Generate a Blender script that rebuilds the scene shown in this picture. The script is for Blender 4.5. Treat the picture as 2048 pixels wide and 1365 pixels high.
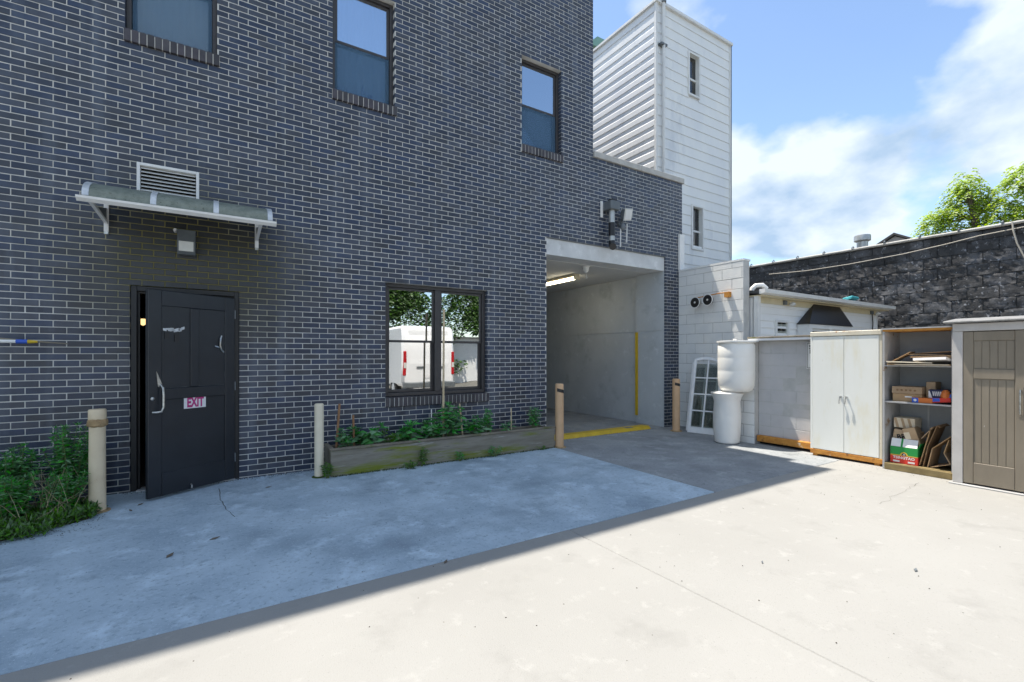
import bpy, bmesh, math, random
from mathutils import Vector, Matrix
random.seed(11)
R = math.radians
scene = bpy.context.scene
for o in list(bpy.data.objects): bpy.data.objects.remove(o)
col = scene.collection

# ------------------------------------------------------------------ camera
cam_d = bpy.data.cameras.new('camera'); cam = bpy.data.objects.new('camera', cam_d); col.objects.link(cam)
cam.location = (0, -6.4754, 1.49); cam.rotation_euler = (R(90), 0, R(-32.134))
cam_d.sensor_width = 36; cam_d.lens = 36*926.77/2048; cam_d.shift_y = 28.58/2048
cam_d.clip_start = 0.05; cam_d.clip_end = 2000
scene.camera = cam
# ------------------------------------------------------------------ sky, sun, exposure
LIGHT = Vector((0.135, -0.362, -1.0)).normalized()       # the way the sunlight travels
w = bpy.data.worlds.new('World'); scene.world = w; w.use_nodes = True
nt = w.node_tree; N = nt.nodes; N.clear()
def wn(t, **k):
    n = N.new(t)
    for a, b in k.items(): setattr(n, a, b)
    return n
sky = wn('ShaderNodeTexSky', sky_type='NISHITA', sun_disc=False)
sky.sun_elevation = math.asin(-LIGHT.z); sky.sun_rotation = math.atan2(-LIGHT.x, -LIGHT.y)
sky.altitude = 10; sky.air_density = 1.0; sky.dust_density = 0.3; sky.ozone_density = 1.6
bg = wn('ShaderNodeBackground'); bg.inputs['Strength'].default_value = 0.072
cl = wn('ShaderNodeBackground'); cl.inputs['Strength'].default_value = 0.36
mx = wn('ShaderNodeMixShader'); out = wn('ShaderNodeOutputWorld')
tc = wn('ShaderNodeTexCoord'); sp = wn('ShaderNodeSeparateXYZ'); nt.links.new(tc.outputs['Generated'], sp.inputs[0])
def wm(op, a, b=None, clamp=False):
    n = wn('ShaderNodeMath', operation=op); n.use_clamp = clamp
    for i, v in enumerate((a, b)):
        if v is None: continue
        if isinstance(v, (int, float)): n.inputs[i].default_value = v
        else: nt.links.new(v, n.inputs[i])
    return n.outputs[0]
zz = wm('ADD', wm('MAXIMUM', sp.outputs[2], 0.0), 0.40)
cb = wn('ShaderNodeCombineXYZ')
nt.links.new(wm('DIVIDE', sp.outputs[0], zz), cb.inputs[0]); nt.links.new(wm('DIVIDE', sp.outputs[1], zz), cb.inputs[1])
cb.inputs[2].default_value = 7.9
ns = wn('ShaderNodeTexNoise'); ns.inputs['Scale'].default_value = 1.9; ns.inputs['Detail'].default_value = 12; ns.inputs['Roughness'].default_value = 0.50
ns.inputs['Distortion'].default_value = 0.0
nt.links.new(cb.outputs[0], ns.inputs['Vector'])
rp = wn('ShaderNodeValToRGB'); rp.color_ramp.elements[0].position = 0.468; rp.color_ramp.elements[1].position = 0.532
rp.color_ramp.elements[0].color = (0.02, 0.02, 0.02, 1); rp.color_ramp.elements[1].color = (0.97, 0.97, 0.97, 1)
nt.links.new(ns.outputs['Fac'], rp.inputs[0])
ns2 = wn('ShaderNodeTexNoise'); ns2.inputs['Scale'].default_value = 4.2; ns2.inputs['Detail'].default_value = 6
nt.links.new(cb.outputs[0], ns2.inputs['Vector'])
rp2 = wn('ShaderNodeValToRGB'); rp2.color_ramp.elements[0].position = 0.38; rp2.color_ramp.elements[1].position = 0.58
rp2.color_ramp.elements[0].color = (0.38, 0.52, 0.70, 1); rp2.color_ramp.elements[1].color = (0.74, 0.82, 0.90, 1)
nt.links.new(ns2.outputs['Fac'], rp2.inputs[0]); nt.links.new(rp2.outputs[0], cl.inputs['Color'])
nt.links.new(sky.outputs[0], bg.inputs['Color'])
nt.links.new(rp.outputs[0], mx.inputs[0]); nt.links.new(bg.outputs[0], mx.inputs[1]); nt.links.new(cl.outputs[0], mx.inputs[2])
nt.links.new(mx.outputs[0], out.inputs['Surface'])
sd = bpy.data.lights.new('sun', 'SUN'); sun = bpy.data.objects.new('sun', sd); col.objects.link(sun)
sd.energy = 2.5; sd.angle = R(0.55); sd.color = (1.0, 0.93, 0.82)
sun.rotation_euler = LIGHT.to_track_quat('-Z', 'Y').to_euler(); sun.location = (0, 4, 30)
vs = scene.view_settings; vs.view_transform = 'Standard'; vs.look = 'None'; vs.exposure = 1.82; vs.gamma = 1; vs.use_curve_mapping = False
try: scene.cycles.max_bounces = 8; scene.cycles.transparent_max_bounces = 12
except Exception: pass

# ------------------------------------------------------------------ materials
MATS = {}
def link(nt, a, b): nt.links.new(a, b)
def mat(name, c1, c2=None, rough=0.6, scale=6.0, detail=6, bump=0.0, bscale=60.0, metal=0.0, spec=0.5, spots=None, coord='Position', mapping=None, thr=(0.35, 0.65), island=0.0, stain=None, rvar=0.0, trans=0.0, coat=0.0):
    """Principled with a noise between c1 and c2, optional spots (colour, scale, lo, hi), island tone variation and bump."""
    if name in MATS: return MATS[name]
    m = bpy.data.materials.new(name); m.use_nodes = True; MATS[name] = m
    t = m.node_tree; n = t.nodes; b = n['Principled BSDF']
    b.inputs['Roughness'].default_value = rough; b.inputs['Metallic'].default_value = metal
    b.inputs['Specular IOR Level'].default_value = spec
    if coat: b.inputs['Coat Weight'].default_value = coat
    if coord == 'Position': cs = n.new('ShaderNodeNewGeometry').outputs['Position']
    else: cs = n.new('ShaderNodeTexCoord').outputs[coord]
    if mapping:
        mp = n.new('ShaderNodeMapping'); mp.inputs['Scale'].default_value = mapping; link(t, cs, mp.inputs[0]); cs = mp.outputs[0]
    def noise(sc, det=detail, ro=0.6):
        x = n.new('ShaderNodeTexNoise'); x.inputs['Scale'].default_value = sc; x.inputs['Detail'].default_value = det; x.inputs['Roughness'].default_value = ro
        link(t, cs, x.inputs['Vector']); return x.outputs['Fac']
    def ramp(f, lo, hi):
        x = n.new('ShaderNodeMapRange'); x.inputs[1].default_value = lo; x.inputs[2].default_value = hi; link(t, f, x.inputs[0]); return x.outputs[0]
    def mix(f, a, bb, mode='MIX'):
        x = n.new('ShaderNodeMix'); x.data_type = 'RGBA'; x.blend_type = mode
        for i, v in ((0, f), (6, a), (7, bb)):
            if isinstance(v, (int, float)): x.inputs[i].default_value = v
            elif isinstance(v, tuple): x.inputs[i].default_value = (*v[:3], 1)
            else: link(t, v, x.inputs[i])
        return x.outputs[2]
    c = tuple(c1)
    if c2: c = mix(ramp(noise(scale), *thr), tuple(c1), tuple(c2))
    if island:
        g = n.new('ShaderNodeNewGeometry'); oi = n.new('ShaderNodeObjectInfo')
        a = n.new('ShaderNodeMath'); a.operation = 'ADD'; link(t, g.outputs['Random Per Island'], a.inputs[0]); link(t, oi.outputs['Random'], a.inputs[1])
        f = n.new('ShaderNodeMath'); f.operation = 'FRACT'; link(t, a.outputs[0], f.inputs[0])
        hs = n.new('ShaderNodeHueSaturation')
        v = n.new('ShaderNodeMapRange'); v.inputs[3].default_value = 1-island; v.inputs[4].default_value = 1+island; link(t, f.outputs[0], v.inputs[0])
        f2 = n.new('ShaderNodeMath'); f2.operation = 'MULTIPLY'; f2.inputs[1].default_value = 7.31; link(t, f.outputs[0], f2.inputs[0])
        f3 = n.new('ShaderNodeMath'); f3.operation = 'FRACT'; link(t, f2.outputs[0], f3.inputs[0])
        s = n.new('ShaderNodeMapRange'); s.inputs[3].default_value = 1-island*1.3; s.inputs[4].default_value = 1+island*.6; link(t, f3.outputs[0], s.inputs[0])
        link(t, v.outputs[0], hs.inputs['Value']); link(t, s.outputs[0], hs.inputs['Saturation'])
        if isinstance(c, tuple): hs.inputs['Color'].default_value = (*c[:3], 1)
        else: link(t, c, hs.inputs['Color'])
        c = hs.outputs[0]
    for sp_ in (spots or []):
        c = mix(ramp(noise(sp_[1], 5, 0.65), sp_[2], sp_[3]), c, tuple(sp_[0]))
    if stain: c = stain(t, n, c, mix, ramp, noise, cs)
    if isinstance(c, tuple): b.inputs['Base Color'].default_value = (*c[:3], 1)
    else: link(t, c, b.inputs['Base Color'])
    if rvar:
        r = n.new('ShaderNodeMapRange'); r.inputs[3].default_value = max(0.02, rough-rvar); r.inputs[4].default_value = min(1, rough+rvar)
        link(t, noise(scale*2.3), r.inputs[0]); link(t, r.outputs[0], b.inputs['Roughness'])
    if bump:
        bp = n.new('ShaderNodeBump'); bp.inputs['Strength'].default_value = bump; bp.inputs['Distance'].default_value = 0.01
        link(t, noise(bscale, 4), bp.inputs['Height']); link(t, bp.outputs[0], b.inputs['Normal'])
    if trans:
        tr = n.new('ShaderNodeBsdfTranslucent'); ms = n.new('ShaderNodeMixShader'); ms.inputs[0].default_value = trans
        if isinstance(c, tuple): tr.inputs[0].default_value = (*c[:3], 1)
        else: link(t, c, tr.inputs[0])
        o_ = n['Material Output']; link(t, b.outputs[0], ms.inputs[1]); link(t, tr.outputs[0], ms.inputs[2]); link(t, ms.outputs[0], o_.inputs[0])
    return m
def emit(name, c, s):
    m = bpy.data.materials.new(name); m.use_nodes = True; b = m.node_tree.nodes['Principled BSDF']
    b.inputs['Base Color'].default_value = (*c, 1); b.inputs['Emission Color'].default_value = (*c, 1); b.inputs['Emission Strength'].default_value = s
    return m
def glass(name, refl, tint=(1, 1, 1), rough=0.0, gcol=(1, 1, 1)):
    m = bpy.data.materials.new(name); m.use_nodes = True; t = m.node_tree; n = t.nodes; n.remove(n['Principled BSDF'])
    tr = n.new('ShaderNodeBsdfTransparent'); tr.inputs[0].default_value = (*tint, 1)
    g = n.new('ShaderNodeBsdfGlossy'); g.inputs['Roughness'].default_value = rough; g.inputs['Color'].default_value = (*gcol, 1)
    fr = n.new('ShaderNodeFresnel'); fr.inputs[0].default_value = 1.5
    a = n.new('ShaderNodeMath'); a.operation = 'ADD'; a.inputs[1].default_value = refl; a.use_clamp = True; link(t, fr.outputs[0], a.inputs[0])
    bp = n.new('ShaderNodeBump'); bp.inputs['Strength'].default_value = 0.05; bp.inputs['Distance'].default_value = 0.02
    nz = n.new('ShaderNodeTexNoise'); nz.inputs['Scale'].default_value = 1.6; nz.inputs['Detail'].default_value = 1
    gp = n.new('ShaderNodeNewGeometry'); link(t, gp.outputs['Position'], nz.inputs['Vector']); link(t, nz.outputs['Fac'], bp.inputs['Height']); link(t, bp.outputs[0], g.inputs['Normal'])
    x = n.new('ShaderNodeMixShader'); link(t, a.outputs[0], x.inputs[0]); link(t, tr.outputs[0], x.inputs[1]); link(t, g.outputs[0], x.inputs[2])
    link(t, x.outputs[0], n['Material Output'].inputs[0]); return m
def screen_mat(name, c, alpha):
    m = bpy.data.materials.new(name); m.use_nodes = True; t = m.node_tree; n = t.nodes; b = n['Principled BSDF']
    b.inputs['Base Color'].default_value = (*c, 1); b.inputs['Roughness'].default_value = 0.7; b.inputs['Alpha'].default_value = alpha
    return m

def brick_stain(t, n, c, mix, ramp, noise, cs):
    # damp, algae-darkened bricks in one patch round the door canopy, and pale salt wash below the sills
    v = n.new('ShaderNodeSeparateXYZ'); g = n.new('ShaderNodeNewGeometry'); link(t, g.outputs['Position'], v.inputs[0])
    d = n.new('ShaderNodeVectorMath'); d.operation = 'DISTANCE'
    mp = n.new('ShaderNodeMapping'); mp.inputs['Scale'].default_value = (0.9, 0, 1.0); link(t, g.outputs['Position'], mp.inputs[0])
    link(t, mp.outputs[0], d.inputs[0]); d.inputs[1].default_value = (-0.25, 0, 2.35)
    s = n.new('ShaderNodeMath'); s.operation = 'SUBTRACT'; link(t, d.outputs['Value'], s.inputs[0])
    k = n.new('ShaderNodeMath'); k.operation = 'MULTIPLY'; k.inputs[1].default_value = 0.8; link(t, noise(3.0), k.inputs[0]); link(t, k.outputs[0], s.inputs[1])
    # vertical runs of pale wash
    mv = n.new('ShaderNodeMapping'); mv.inputs['Scale'].default_value = (5.0, 0, 0.35); link(t, g.outputs['Position'], mv.inputs[0])
    nv = n.new('ShaderNodeTexNoise'); nv.inputs['Scale'].default_value = 1.0; nv.inputs['Detail'].default_value = 5; link(t, mv.outputs[0], nv.inputs['Vector'])
    c = mix(ramp(nv.outputs['Fac'], 0.54, 0.80), c, (0.075, 0.095, 0.135))
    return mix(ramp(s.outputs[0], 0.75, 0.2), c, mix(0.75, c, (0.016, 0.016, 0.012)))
def mortar_stain(t, n, c, mix, ramp, noise, cs):
    g = n.new('ShaderNodeNewGeometry'); d = n.new('ShaderNodeVectorMath'); d.operation = 'DISTANCE'
    mp = n.new('ShaderNodeMapping'); mp.inputs['Scale'].default_value = (0.8, 0, 1.0); link(t, g.outputs['Position'], mp.inputs[0])
    link(t, mp.outputs[0], d.inputs[0]); d.inputs[1].default_value = (-0.2, 0, 2.55)
    s = n.new('ShaderNodeMath'); s.operation = 'SUBTRACT'; link(t, d.outputs['Value'], s.inputs[0])
    k = n.new('ShaderNodeMath'); k.operation = 'MULTIPLY'; k.inputs[1].default_value = 0.9; link(t, noise(2.2), k.inputs[0]); link(t, k.outputs[0], s.inputs[1])
    return mix(ramp(s.outputs[0], 0.75, 0.05), c, (0.19, 0.17, 0.06))

M = {}
M['brick'] = mat('glazed_brick', (0.018, 0.027, 0.053), (0.028, 0.041, 0.076), rough=0.36, scale=9, bump=0.25, bscale=140, island=0.34, spec=0.6, rvar=0.12,
    spots=[((0.080, 0.10, 0.15), 0.9, 0.54, 0.86), ((0.075, 0.09, 0.12), 90, 0.62, 0.82)], stain=brick_stain)
M['sill'] = mat('sill_brick', (0.040, 0.036, 0.044), (0.062, 0.054, 0.062), rough=0.5, scale=12, bump=0.3, bscale=120, island=0.3)
M['mortar'] = mat('mortar', (0.64, 0.625, 0.59), (0.52, 0.51, 0.48), rough=0.9, scale=5, bump=0.4, bscale=200, stain=mortar_stain)
def concrete(name, a, b, s=1.6, dark=None, grain=0.35, rough=0.85, extra=None):
    k = lambda c, f: tuple(min(1, x*f) for x in c)
    sp_ = [(k(a, .72), 0.9, 0.52, 0.72), (k(b, 1.16), 3.3, 0.54, 0.70), (k(a, .60), 2.7, 0.60, 0.78), (k(a, .78), 28, 0.54, 0.70), (k(b, 1.15), 60, 0.58, 0.70), (k(a, .5), 130, 0.62, 0.74), (k(a, .22), 9.0, 0.735, 0.75)]
    return mat(name, a, b, rough=rough, scale=s, bump=grain, bscale=170, spots=sp_+(extra or []), spec=0.3, detail=9)
def concrete_soft(name, a, b, s=1.6, grain=0.12, lo=.82):
    k = lambda c, f: tuple(min(1, x*f) for x in c)
    return mat(name, a, b, rough=.85, scale=s, bump=grain, bscale=120, spots=[(k(a, lo), 2.2, 0.56, 0.74), (k(b, 1.10), 6, 0.58, 0.72), (k(a, .7), 11, 0.73, 0.76), (k(a, .8), 90, 0.60, 0.72)], spec=0.3, detail=9)
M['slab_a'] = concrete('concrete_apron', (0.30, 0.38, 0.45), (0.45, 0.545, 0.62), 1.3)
M['slab_b'] = concrete('concrete_drive', (0.235, 0.25, 0.262), (0.315, 0.33, 0.34), 1.5)
M['slab_c'] = concrete_soft('concrete_lot', (0.272, 0.268, 0.255), (0.300, 0.296, 0.283), 0.5, 0.3, .92)
M['soil'] = mat('soil', (0.03, 0.022, 0.015), (0.06, 0.045, 0.03), rough=1, scale=14, bump=1.0, bscale=40)
M['asphalt'] = mat('old_ground', (0.10, 0.10, 0.09), (0.16, 0.15, 0.13), rough=0.95, scale=2, bump=0.4)
M['conc_wall'] = concrete_soft('cast_concrete', (0.43, 0.465, 0.495), (0.49, 0.525, 0.555), 1.2)
M['conc_lintel'] = concrete_soft('lintel_concrete', (0.56, 0.57, 0.57), (0.66, 0.67, 0.67), 3)
M['ceil'] = mat('painted_ceiling', (0.62, 0.62, 0.60), (0.58, 0.58, 0.56), rough=0.8, scale=2)
M['frame'] = mat('bronze_frame', (0.045, 0.042, 0.043), (0.058, 0.053, 0.053), rough=0.42, scale=4)
M['doorfr'] = mat('door_frame_paint', (0.014, 0.015, 0.017), (0.019, 0.019, 0.020), rough=0.5, scale=5)
M['door'] = mat('door_paint', (0.009, 0.012, 0.017), (0.014, 0.018, 0.025), rough=0.38, scale=3, bump=0.12, bscale=25, spots=[((0.12, 0.12, 0.12), 26, 0.735, 0.76)], rvar=0.1)
M['dark'] = mat('dark_void', (0.01, 0.01, 0.01), rough=0.9)
M['interior'] = mat('interior_paint', (0.12, 0.11, 0.10), rough=0.9)
M['chrome'] = mat('worn_chrome', (0.62, 0.62, 0.60), (0.35, 0.35, 0.33), rough=0.3, metal=0.9, scale=30)
M['alu'] = mat('aluminium', (0.66, 0.68, 0.70), (0.50, 0.52, 0.54), rough=0.45, metal=0.4, scale=20)
M['white'] = mat('white_paint', (0.78, 0.78, 0.76), (0.70, 0.70, 0.69), rough=0.5, scale=5)
M['whiteold'] = mat('peeling_white_paint', (0.80, 0.81, 0.82), (0.72, 0.73, 0.75), rough=0.6, scale=7, spots=[((0.10, 0.085, 0.07), 9, 0.70, 0.73)], bump=0.2, bscale=40)
M['grey'] = mat('grey_metal', (0.10, 0.115, 0.125), (0.14, 0.155, 0.165), rough=0.45, scale=8)
M['black'] = mat('black_plastic', (0.012, 0.012, 0.014), rough=0.4)
M['canopy'] = mat('canopy_sheet', (0.20, 0.23, 0.19), (0.30, 0.33, 0.28), rough=0.35, scale=14, spots=[((0.06, 0.07, 0.045), 50, 0.60, 0.68)], trans=0.25)
M['curtain'] = mat('curtain_cloth', (0.92, 0.93, 0.94), (0.84, 0.86, 0.88), rough=0.9, scale=3, mapping=(9, 1, 0.4))
M['glass_up'] = glass('window_glass', 0.34, (0.94, 0.98, 1.0), gcol=(0.78, 0.90, 1.0))
M['glass_sky'] = glass('upper_pane_glass', 0.62, (0.94, 0.98, 1.0), gcol=(0.86, 0.94, 1.0))
M['glass_g'] = glass('mirror_like_glass', 0.55, (0.6, 0.65, 0.65))
M['screen'] = screen_mat('insect_screen_mesh', (0.08, 0.17, 0.28), 0.42)
M['blind'] = mat('pale_blind', (0.55, 0.56, 0.53), (0.40, 0.41, 0.40), rough=0.8, scale=4)
M['yellow'] = mat('yellow_safety_paint', (0.62, 0.42, 0.02), (0.50, 0.33, 0.02), rough=0.55, scale=5, spots=[((0.20, 0.17, 0.12), 9, 0.66, 0.72)])
M['bol_cream'] = mat('cream_bollard_paint', (0.76, 0.68, 0.52), (0.70, 0.62, 0.47), rough=0.5, scale=6, spots=[((0.20, 0.16, 0.09), 12, 0.70, 0.76)])
M['bol_rust'] = mat('stained_bollard_paint', (0.70, 0.58, 0.40), (0.60, 0.48, 0.32), rough=0.6, scale=5, spots=[((0.22, 0.12, 0.05), 10, 0.66, 0.76)])
M['bol_peach'] = mat('peach_bollard_paint', (0.66, 0.42, 0.24), (0.58, 0.37, 0.21), rough=0.5, scale=6, spots=[((0.25, 0.14, 0.07), 14, 0.70, 0.76)])
M['rustcol'] = mat('rusty_collar', (0.30, 0.20, 0.10), (0.42, 0.30, 0.16), rough=0.9, scale=14, bump=0.8, bscale=50, spots=[((0.12, 0.10, 0.06), 18, 0.55, 0.65)])
M['timber'] = mat('mossy_planter_board', (0.19, 0.17, 0.13), (0.28, 0.26, 0.22), rough=0.85, scale=3, mapping=(0.6, 1, 5), bump=0.5, bscale=50,
    spots=[((0.17, 0.20, 0.02), 1.4, 0.50, 0.64), ((0.46, 0.46, 0.45), 2.4, 0.60, 0.74), ((0.045, 0.04, 0.03), 3.0, 0.60, 0.75)])
M['timber_dk'] = mat('weathered_timber', (0.15, 0.13, 0.10), (0.24, 0.21, 0.16), rough=0.85, scale=4, bump=0.4, bscale=60, spots=[((0.08, 0.10, 0.02), 3, 0.55, 0.7)])
M['stake_br'] = mat('brown_stake_wood', (0.26, 0.13, 0.06), (0.33, 0.18, 0.09), rough=0.8, scale=8)
M['bamboo'] = mat('bamboo_cane', (0.52, 0.40, 0.24), (0.62, 0.50, 0.33), rough=0.6, scale=8)
def leafmat(name, a, b, tr=0.3): return mat(name, a, b, rough=0.5, scale=7, island=0.35, trans=tr, spec=0.4)
M['leaf_dk'] = leafmat('weed_leaf', (0.04, 0.22, 0.035), (0.08, 0.36, 0.05))
M['leaf_lt'] = leafmat('groundcover_leaf', (0.06, 0.17, 0.015), (0.10, 0.24, 0.02))
M['leaf_pl'] = leafmat('planter_leaf', (0.05, 0.26, 0.06), (0.09, 0.36, 0.07))
M['leaf_tree'] = leafmat('tree_leaf', (0.30, 0.46, 0.015), (0.46, 0.60, 0.02), 0.5)
M['leaf_ivy'] = leafmat('hedge_leaf', (0.04, 0.11, 0.015), (0.08, 0.18, 0.025))
M['stem'] = mat('green_stem', (0.09, 0.16, 0.04), (0.14, 0.17, 0.06), rough=0.6, scale=9)
M['bark'] = mat('bark', (0.10, 0.08, 0.06), (0.17, 0.14, 0.11), rough=0.9, scale=9, bump=0.5)
M['moss'] = mat('moss', (0.03, 0.06, 0.008), (0.06, 0.09, 0.015), rough=1, scale=20, bump=1, bscale=80)
M['drygrass'] = mat('dry_straw', (0.40, 0.34, 0.20), (0.30, 0.27, 0.16), rough=0.8, scale=9)
M['block_w'] = mat('painted_block', (0.76, 0.76, 0.74), (0.68, 0.69, 0.69), rough=0.7, scale=3, bump=0.55, bscale=38, spots=[((0.40, 0.38, 0.34), 11, 0.70, 0.76), ((0.75, 0.75, 0.73), 2, 0.5, 0.7)])
M['block_g'] = mat('grey_painted_block', (0.52, 0.51, 0.51), (0.46, 0.455, 0.46), rough=0.7, scale=3, bump=0.3, bscale=40)
M['blk_mortar'] = mat('block_mortar', (0.50, 0.50, 0.49), (0.42, 0.42, 0.41), rough=0.9, scale=6, bump=0.5, bscale=90)
M['black_blk'] = mat('black_painted_block', (0.030, 0.030, 0.032), (0.062, 0.061, 0.064), rough=0.62, scale=1.6, bump=1.0, bscale=16, island=0.22, spec=0.5,
    spots=[((0.15, 0.155, 0.17), 1.7, 0.50, 0.70), ((0.38, 0.39, 0.42), 11, 0.60, 0.70), ((0.26, 0.05, 0.03), 1.9, 0.80, 0.84)])
M['black_mor'] = mat('tarred_mortar', (0.022, 0.021, 0.022), (0.05, 0.05, 0.05), rough=0.8, scale=4, bump=1, bscale=20)
M['tar'] = mat('tar_band', (0.016, 0.018, 0.024), (0.035, 0.038, 0.046), rough=0.5, scale=2.5, bump=0.6, bscale=12, spots=[((0.10, 0.11, 0.12), 2.5, 0.58, 0.75)])
M['siding_t'] = mat('tower_siding', (0.84, 0.84, 0.82), (0.76, 0.77, 0.78), rough=0.55, scale=1.3, mapping=(1, 1, 0.35), spots=[((0.52, 0.55, 0.60), 1.1, 0.56, 0.80)], bump=0.08, bscale=12)
M['siding_h'] = mat('house_siding', (0.88, 0.88, 0.87), (0.83, 0.83, 0.82), rough=0.55, scale=2)
M['cream'] = mat('cream_trim', (0.70, 0.62, 0.44), (0.62, 0.55, 0.38), rough=0.6, scale=4)
M['roof'] = mat('roll_roofing', (0.05, 0.05, 0.05), (0.08, 0.08, 0.08), rough=0.9, scale=6)
M['cab'] = mat('cabinet_enamel', (0.82, 0.82, 0.77), (0.78, 0.78, 0.72), rough=0.5, scale=2, mapping=(1, 1.6, 0.4), spots=[((0.74, 0.66, 0.44), 2.0, 0.54, 0.86), ((0.40, 0.20, 0.06), 10, 0.70, 0.75), ((0.10, 0.09, 0.07), 24, 0.755, 0.77)], bump=0.06, bscale=9)
M['cabtop'] = mat('rusty_cabinet_top', (0.70, 0.66, 0.55), (0.62, 0.55, 0.42), rough=0.6, scale=4, spots=[((0.42, 0.18, 0.04), 5, 0.60, 0.68), ((0.20, 0.08, 0.03), 8, 0.68, 0.72)])
M['rust'] = mat('orange_rust', (0.42, 0.17, 0.03), (0.55, 0.26, 0.05), rough=0.85, scale=9, bump=0.5, spots=[((0.14, 0.05, 0.02), 7, 0.58, 0.68), ((0.60, 0.52, 0.40), 10, 0.64, 0.70)])
M['greycab'] = mat('grey_cabinet_paint', (0.30, 0.31, 0.32), (0.25, 0.26, 0.27), rough=0.6, scale=3, spots=[((0.20, 0.13, 0.08), 9, 0.72, 0.78)])
M['greyedge'] = mat('grey_cabinet_edge', (0.42, 0.42, 0.42), (0.34, 0.34, 0.34), rough=0.6, scale=6, spots=[((0.22, 0.14, 0.07), 7, 0.62, 0.7)])
M['woodbase'] = mat('wet_wood_base', (0.16, 0.12, 0.05), (0.24, 0.18, 0.08), rough=0.8, scale=6, spots=[((0.07, 0.06, 0.02), 5, 0.55, 0.7)])
M['card'] = mat('cardboard', (0.36, 0.23, 0.12), (0.43, 0.29, 0.16), rough=0.9, scale=4, island=0.12)
M['card_lt'] = mat('pale_cardboard', (0.72, 0.64, 0.50), (0.62, 0.52, 0.38), rough=0.9, scale=4)
M['card_dk'] = mat('dark_cardboard', (0.20, 0.12, 0.06), (0.27, 0.17, 0.09), rough=0.9, scale=4)
M['taupe'] = mat('taupe_plastic', (0.19, 0.16, 0.12), (0.235, 0.20, 0.15), rough=0.6, scale=5, mapping=(1, 1, 0.3), spots=[((0.50, 0.48, 0.44), 17, 0.745, 0.765)], bump=0.1, bscale=60)
M['taupe_lt'] = mat('pale_shed_trim', (0.50, 0.48, 0.46), (0.44, 0.42, 0.40), rough=0.6, scale=5)
M['shedroof'] = mat('shed_roof', (0.17, 0.17, 0.17), (0.26, 0.26, 0.26), rough=0.8, scale=12, spots=[((0.16, 0.16, 0.16), 14, 0.58, 0.66)])
M['drum'] = mat('white_hdpe', (0.88, 0.87, 0.84), (0.84, 0.83, 0.79), rough=0.4, scale=3, trans=0.12)
M['red'] = mat('red_print', (0.62, 0.035, 0.02), rough=0.6); M['green'] = mat('green_print', (0.012, 0.26, 0.05), rough=0.6)
M['pink'] = mat('magenta_ink', (0.42, 0.012, 0.14), (0.50, 0.03, 0.20), rough=0.6, scale=30); M['paper'] = mat('paper', (0.78, 0.77, 0.76), (0.70, 0.69, 0.70), rough=0.7, scale=15)
M['gold'] = mat('gold_print', (0.62, 0.40, 0.05), rough=0.6); M['navy'] = mat('navy_print', (0.015, 0.02, 0.07), rough=0.6); M['blue'] = mat('blue_print', (0.03, 0.10, 0.50), rough=0.5)
M['orange'] = mat('orange_print', (0.60, 0.16, 0.03), rough=0.6); M['ink'] = mat('black_ink', (0.012, 0.012, 0.012), rough=0.6)
M['van'] = mat('white_van_paint', (0.80, 0.80, 0.80), rough=0.25, coat=0.4); M['tail'] = mat('tail_light_red', (0.45, 0.01, 0.015), rough=0.15)
M['tyre'] = mat('tyre_rubber', (0.02, 0.02, 0.02), rough=0.8); M['autoglass'] = mat('van_glass', (0.015, 0.017, 0.02), rough=0.05, spec=0.8)
M['teal'] = mat('teal_cloth', (0.05, 0.35, 0.40), rough=0.7); M['copper'] = mat('green_copper', (0.22, 0.40, 0.34), rough=0.7)
M['tube'] = emit('lit_tube', (1.0, 0.90, 0.66), 3.2); M['bulb'] = emit('lit_bulb', (1.0, 0.66, 0.28), 0.5)
M['lens'] = mat('lamp_lens', (0.66, 0.66, 0.62), (0.56, 0.56, 0.53), rough=0.25, scale=10)
M['pipe'] = mat('galvanised_pipe', (0.50, 0.51, 0.50), (0.40, 0.41, 0.40), rough=0.4, metal=0.6, scale=9)
M['wire'] = mat('pale_cable', (0.40, 0.37, 0.32), rough=0.8)
M['stone'] = mat('limestone_coping', (0.50, 0.49, 0.46), (0.40, 0.39, 0.37), rough=0.85, scale=5, bump=0.3, bscale=80)
M['farhouse'] = mat('far_gable_paint', (0.40, 0.38, 0.36), (0.34, 0.32, 0.30), rough=0.8, scale=2)

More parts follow.
